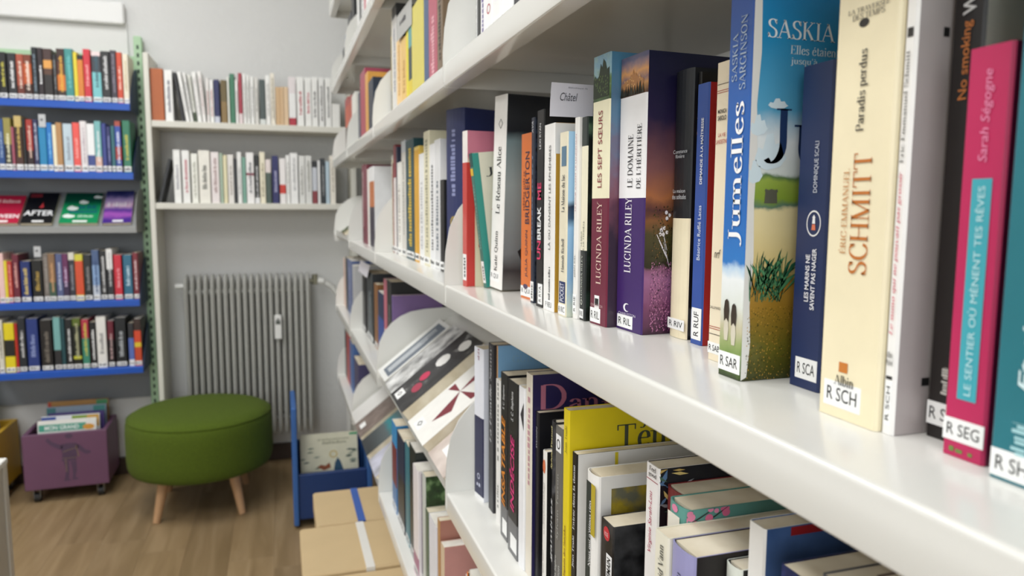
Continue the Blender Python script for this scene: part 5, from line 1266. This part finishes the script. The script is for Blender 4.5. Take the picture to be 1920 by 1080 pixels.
b5.tx('INSATIABLE', 'e08a28', 948, 782, .22, .7, italic=.2, bold=.02).tx('S. C. Stephens', 'd8d8d8', 768, 722, .35, .65, italic=.2); b5.b.call_label(None, .006, .024, .3, .95)
b6 = L(953, 971, 709, 'black book with hot pink italic title', '6a6a6c@.2 1a1a1c', 1.15, d=.125, last=b5)
b6.tx('INDÉCISE', 'd8347c', 958, 818, .22, .7, italic=.2, bold=.02).tx('S. C. Stephens', 'e0e0e0', 790, 735, .35, .65, italic=.2); b6.b.call_label(None, .006, .024, .3, .95)
b7 = L(973, 983, 722, 'white book with a dark triangle on the spine', 'eeeef0', 1.15, last=b6)
b7.b.on_spine('printed_mark', shapes([[(0, .5), (1, 0), (1, 1)]]), ink('2a2a30'), .155, .185, .35, .95, False)
b8 = L(985, 997, 696, 'tall cream-spined book with dark violet cover and pink serif name', 'e4dccc', 1.16, d=.15, last=b7, cov='26204e')
b8.b.on_spine('title_lettering', marks(14, 25), ink('c09098'), .1, .205, .35, .75)
b8.cv(glyph_mesh('D', 0, True), 'b06a80', 1014, 1062, 768, 720).cv(glyph_mesh('an', 0, True), 'b06a80', 1066, 1124, 768, 746).cv(glyph_mesh('ielle', 0, True), 'b06a80', 1128, 1230, 768, 738)
b9 = L(1001, 1010, 768, 'black book with cream page edges behind a small white one', '15151a', 1.18, last=b8)
b9.tx('SWANN', 'c8c8cc', 840, 800, .45, .7, italic=.2)
b10 = L(1011, 1017, 766, 'white book with dark teal cover', 'f0f0ee', 1.26, d=.12, last=b9, cov='1f3a40')
b11 = L(1018, 1024, 843, 'small white book with round red emblem', 'eeece6', 1.14, d=.1, last=b10, cov='121212')
b11.tx('Aphorismes sous la lune', '4a4a4a', 985, 905, .3, .5).tx('et autres pensées sauvages', '4a4a4a', 1000, 905, .58, .78).sh(disc(), 'd8734a', 888, 862, .1, .9).tx('Sylvain Tesson', '2a2a2a', 1075, 1032, .35, .62)
b12 = L(1026, 1041, 782, 'black and grey photo-spined book with cream lettering', [(1, photo('grey_spine', [(.4, '141416'), (.6, '3a3a3e'), (.75, '6a6a6e')], 70))], 1.16, d=.12, last=b11, rnd=.004)
b12.tx('Sylvie Testud', 'e4d89a', 880, 800, .25, .6, italic=.2, bold=.01).tx('gamines', 'f0f0f0', 1052, 935, .3, .75, italic=.2)
b13 = L(1042, 1055, 796, 'grey book with a small white square emblem', '6a6864', 1.15, d=.12, last=b12)
b13.tx('Sylvain Tesson', 'a8a8a4', 1012, 890, .3, .66).sh(RECT, 'f0f0f0', 848, 816, .12, .85).sh(ring(.14), '2a2a2a', 843, 824, .25, .72, lift=.0005)
b13.tx('Une très légère', 'c8c8c4', 1120, 1045, .1, .4).tx('oscillation', 'c8c8c4', 1120, 1058, .55, .85)
b14 = L(1057, 1067, 764, 'bright yellow book showing its cover with dark serif name', 'e6cf1e', 1.145, d=.15, last=b13)
b14.tx('Jean Teulé', '8a8420', 850, 798, .4, .8, serif=True).tx('Le Magasin des Suicides', '7a3a20', 1100, 985, .35, .75, serif=True)
b14.cv(glyph_mesh('Teulé', 0, True), '4a5040', 1157, 1292, 838, 790).cv(glyph_mesh('Jean', 0, True), '4a5040', 1200, 1262, 800, 776)
b15 = L(1073, 1082, 846, 'black-spined book with white cover and yellow rule', '141414', 1.15, d=.15, last=b14, cov='e4e2de')
b15.tx('Entrez dans la danse', 'f0f0f0', 992, 872, .35, .75, serif=True).tx('Jean Teulé', 'f0f0f0', 1064, 1004, .35, .75, serif=True).cv(RECT, 'd8c420', 1153, 1159, 872, 848, 'printed_rule')
b16 = L(1097, 1119, 878, 'white book with yellow rose photograph on its cover', 'f2f0ec', 1.14, d=.14, last=b15, cov='f0eeea', rnd=.004)
b16.sh(RECT, '2c3430', 1300, 905, .18, .56, 'spine_picture').sh(RECT, 'b8a428', 1000, 905, .58, .92, 'spine_picture').tx('Nous qui n\'étions rien', 'f4f4f4', 1062, 938, .42, .66, serif=True, bold=.01)
b16.cv(RECT, photo('rose_photo', [(.35, '6a6a58'), (.5, 'a8922c'), (.7, 'd0b848')], 40), 1146, 1226, 960, 912, 'cover_picture')
b17 = L(1127, 1150, 968, 'black pocket book with oval red emblem and monochrome photo cover', [(1, photo('mono_spine', [(.45, '161618'), (.65, '3a3a3c')], 60))], 1.13, d=.12, last=b16, cov=photo('mono_photo', [(.42, '18181a'), (.55, '4a4a4c'), (.7, 'b8b4ac')], 22))
b17.sh(disc(), 'c03038', 1014, 988, .25, .75).tx('ROSE', 'f0d0d0', 1006, 998, .36, .64, False).sh(RECT, 'f0f0f0', 1130, 1036, .5, .95).tx('TREMAIN', '141414', 1092, 1042, .58, .86, bold=.02)
b18 = L(1212, 1236, 864, 'white book with red script author and dark floral cover', 'f1eeec', 1.155, d=.14, last=b17, cov='14161e')
b18.tx('Feel', '2a2020', 884, 875, .3, .8, False, serif=True, bold=.02).tx('good', '2a2020', 896, 886, .25, .85, False, serif=True, bold=.02).sh(RECT, 'a04050', 902, 900.5, .08, .95, 'printed_rule').tx('Virginie Sarah-Lou', 'b03a5c', 1036, 922, .3, .62, italic=.2)
fr_ = random.Random(8)
for k in range(26):
    cx_, cy_ = fr_.uniform(1238, 1330), fr_.uniform(868, 985)
    L_ = fr_.uniform(9, 20); a = fr_.uniform(0, 6.28)
    pl = [(.5 + .5 * math.cos(a), .5 + .5 * math.sin(a)), (.5 + .12 * math.sin(a), .5 - .12 * math.cos(a)), (.5 - .5 * math.cos(a), .5 - .5 * math.sin(a)), (.5 - .12 * math.sin(a), .5 + .12 * math.cos(a))]
    b18.cv(shapes([pl]), ('c8a860', '5a7aa0', '8a8a90', 'd8c078', '4a6a58')[k % 5], cx_ - L_, cx_ + L_, cy_ + L_ * .8, cy_ - L_ * .8, 'printed_leaf', .0002 + .00002 * k)
b19 = L(1247, 1271, 908, 'maroon book with cream page edges behind the teal blossom one', '7a2a2a', None, yfar=.4235, t=.021, d=.13, rnd=.003)
teal_c = cover('5f9a90')
b20 = L(1250, 1286, 932, 'teal book printed with pink cherry blossom', '5f9a90', None, yfar=.402, t=.024, d=.13, rnd=.004)
for k in range(16):
    cx_, cy_ = fr_.uniform(1285, 1385), fr_.uniform(935, 985); r_ = fr_.uniform(4, 9)
    b20.cv(disc(8), ('d86a90', 'e088a8')[k % 2], cx_ - r_, cx_ + r_, cy_ + r_, cy_ - r_, 'printed_blossom', .0002 + .00003 * k)
for xa, xb, y0, y1 in ((1225 + 60, 1300, 972, 950), (1285, 1340, 985, 955), (1320, 1365, 980, 950)):
    b20.cv(shapes([[(0, 0), (.5, .4), (1, 1), (.96, 1), (.45, .46), (0, .08)]]), '2a2c2a', xa, xb, y0, y1, 'printed_branch')
b20.sh(disc(8), 'e088a8', 962, 946, .3, .6, 'printed_blossom').sh(RECT, 'e8e4d8', 1060, 966, .1, .7, 'spine_panel')
b21 = L(1228, 1248, 990, 'cream book with dark lettering right of the white script one', 'e8e4d2', None, yfar=.3775, t=.016, d=.145)
b21.tx('David Vann', '3a3a34', 1110, 1020, .35, .72, serif=True)
b22 = L(1255, 1292, 1012, 'lilac-spined book with black cover', '9a98c4', None, yfar=.361, t=.025, d=.14, cov='191414', rnd=.003)
b22.ms(10, '3a3a5a', 1120, 1075, .35, .55)
b23 = L(1357, 1380, 1050, 'short cream book in front of the blue-covered one', 'e0e4da', None, yfar=.3355, t=.014, d=.11, cov='141414', rnd=.003)
b24 = L(1404, 1434, 974, 'tall white-spined book with mottled blue cover and red bar', 'efede8', None, yfar=.321, t=.014, d=.14, cov=photo('blue_cover_photo', [(.35, '34507e'), (.65, '5a7ab0')], 18))
b24.cv(RECT, 'a02024', 1483, 1548, 1000, 984, 'printed_bar')
b25 = L(1463, 1520, 1056, 'dark navy book at the bottom edge of the photo', [(1, photo('navy_cloth', [(.4, '141c44'), (.65, '2a3568')], 160))], 1.1, d=.13, last=b24)
b26 = L(1540, 1620, 1075, 'grey book under the front of the near shelf', '5a5a5e', 1.1, d=.12, last=b25)
b27 = L(1640, 1750, 1080, 'brown book under the front of the near shelf', '4a3428', 1.1, d=.12, last=b26)

# ------------------------------------------------------------------ picture books in the crates and the bin
def crate_book(P, w, h, t, hexc, label, tilt, group, rz=0, pages=None):
    """face towards -y, leaning back by tilt degrees; P = lower left front corner"""
    bk = Book(t, h, w, bands_of(hexc), hard=True)
    n = Vector((0, -math.cos(math.radians(tilt)), math.sin(math.radians(tilt)))); u = Vector((0, math.sin(math.radians(tilt)), math.cos(math.radians(tilt))))
    face_out(bk, Vector(P) - n * t, n, u)
    tag(bk.o, label, 'book', group)
    return bk
GP = 'picture books in the purple crate'
zc = .0695
yb_ = PCY0 + .03
specs = [('f0f0ea', 'picture book with green banner and white title, frontmost in the purple crate', .245, .205, -.925), ('e8ecf0', 'picture book with blue, white and green head, second in the purple crate', .253, .205, -.92),
         ('4a3a7a', 'violet picture book in the middle of the purple crate', .256, .2, -.905), ('8a9cb0', 'pale blue-grey picture book with teal corners in the purple crate', .274, .215, -.918), ('a87a3a', 'ochre picture book rearmost in the purple crate', .288, .22, -.922)]
for k, (hx, lab, hh, ww, x0) in enumerate(specs):
    bk = crate_book((x0, yb_ + k * .032, zc), ww, hh, .009, hx, lab, 6, GP)
    if k == 0:
        bk.on_cover('title_banner', RECT, ink('4fa58e'), .004, ww * .82, hh - .043, hh - .016)
        bk.on_cover('title_lettering', glyph_mesh('MON GRAND', .02), ink('f4f8f4'), ww * .12, ww * .7, hh - .038, hh - .021, .0006)
        bk.on_cover('cover_picture', disc(10), ink('e0a040'), ww * .76, ww * .97, hh - .045, hh - .022, .0005)
    if k == 1:
        for a_, b_, c_ in ((0, .25, '2446a0'), (.25, .52, 'e8e8ee'), (.52, .78, '8aa83a'), (.78, .99, 'd8a84a')): bk.on_cover('cover_panel', RECT, ink(c_), ww * a_, ww * b_, hh - .05, hh - .003)
    if k == 3:
        bk.on_cover('cover_panel', RECT, ink('3f7a80'), 0, ww * .15, hh - .05, hh - .004); bk.on_cover('cover_panel', RECT, ink('3f8a86'), ww * .78, ww * .98, hh - .03, hh - .004)
    if k == 4:
        bk.on_cover('cover_panel', RECT, ink('b0402a'), 0, ww * .06, hh - .05, hh - .002); bk.on_cover('cover_panel', RECT, ink('3f8a5a'), ww * .8, ww * .99, hh - .02, hh - .002)
for k, (hx, lab, hh, x0) in enumerate((('d8c030', 'yellow picture book in the yellow crate', .285, -1.34), ('e4e6e2', 'white picture book with green corner in the yellow crate', .315, -1.27), ('3a4aa0', 'blue picture book low in the yellow crate', .225, -1.285))):
    bk = crate_book((x0, 3.16 + k * .055, zc), .2, hh, .01, hx, lab, 8, 'picture books in the yellow crate')
    if k == 1: bk.on_cover('corner_patch', RECT, ink('2f7a5a'), .14, .198, hh - .03, hh - .004)
# the cream picture book in the blue bin
pb0, pb1 = onY(564, 880, 2.70), onY(672, 880, 2.70)
zt_ = onY(620, 808, 2.76).z
bk = crate_book((pb0.x, 2.672, .0495), min(pb1.x, .28) - pb0.x, (zt_ - .0465) * 1.02, .012, 'd6d4bc', 'cream picture book with botanical drawings in the blue bin', 12, 'picture books in the blue bin')
w_, h_ = bk.d, bk.h
bk.on_cover('title_lettering', marks(16, 3), ink('a8a890'), w_ * .3, w_ * .85, h_ * .9, h_ * .93); bk.on_cover('title_lettering', marks(10, 4), ink('9a9a84'), w_ * .38, w_ * .8, h_ * .85, h_ * .89)
bk.on_cover('corner_label', RECT, ink('3f9a6a'), w_ * .86, w_, h_ * .955, h_ * .985)
lf = random.Random(2)
for k in range(16):
    u = lf.choice((lf.uniform(.02, .3), lf.uniform(.72, .95))); v = lf.uniform(.5, .82)
    a = lf.uniform(-.6, .6)
    bk.on_cover('printed_leaf', shapes([[(0, .4), (.5, .9), (1, .6), (.5, .2)]]), ink(('6a7a68', '4a5a52', '8a9484')[k % 3]), w_ * (u - .06), w_ * (u + .07), h_ * (v - .015), h_ * (v + .02), .0003 + k * .00003)
bk.on_cover('printed_figure', shapes([[(.1, 0), (.2, .6), (.45, 1), (.7, .7), (.95, 0)]]), ink('1f4a66'), w_ * .55, w_ * .75, h_ * .48, h_ * .66, .001)
bk.on_cover('printed_figure', shapes([[(0, .5), (.3, .8), (.6, .6), (.9, 1), (1, .3), (.5, 0)]]), ink('8a4a2a'), w_ * .28, w_ * .52, h_ * .5, h_ * .6, .001)
bk.on_cover('printed_halo', ring(.14), ink('c8b068'), w_ * .5, w_ * .64, h_ * .66, h_ * .76, .001)
bk = crate_book((pb0.x + .004, 2.735, .0495), .2, .24, .012, '8a9a3a', 'olive picture book behind the cream one in the blue bin', 8, 'picture books in the blue bin')
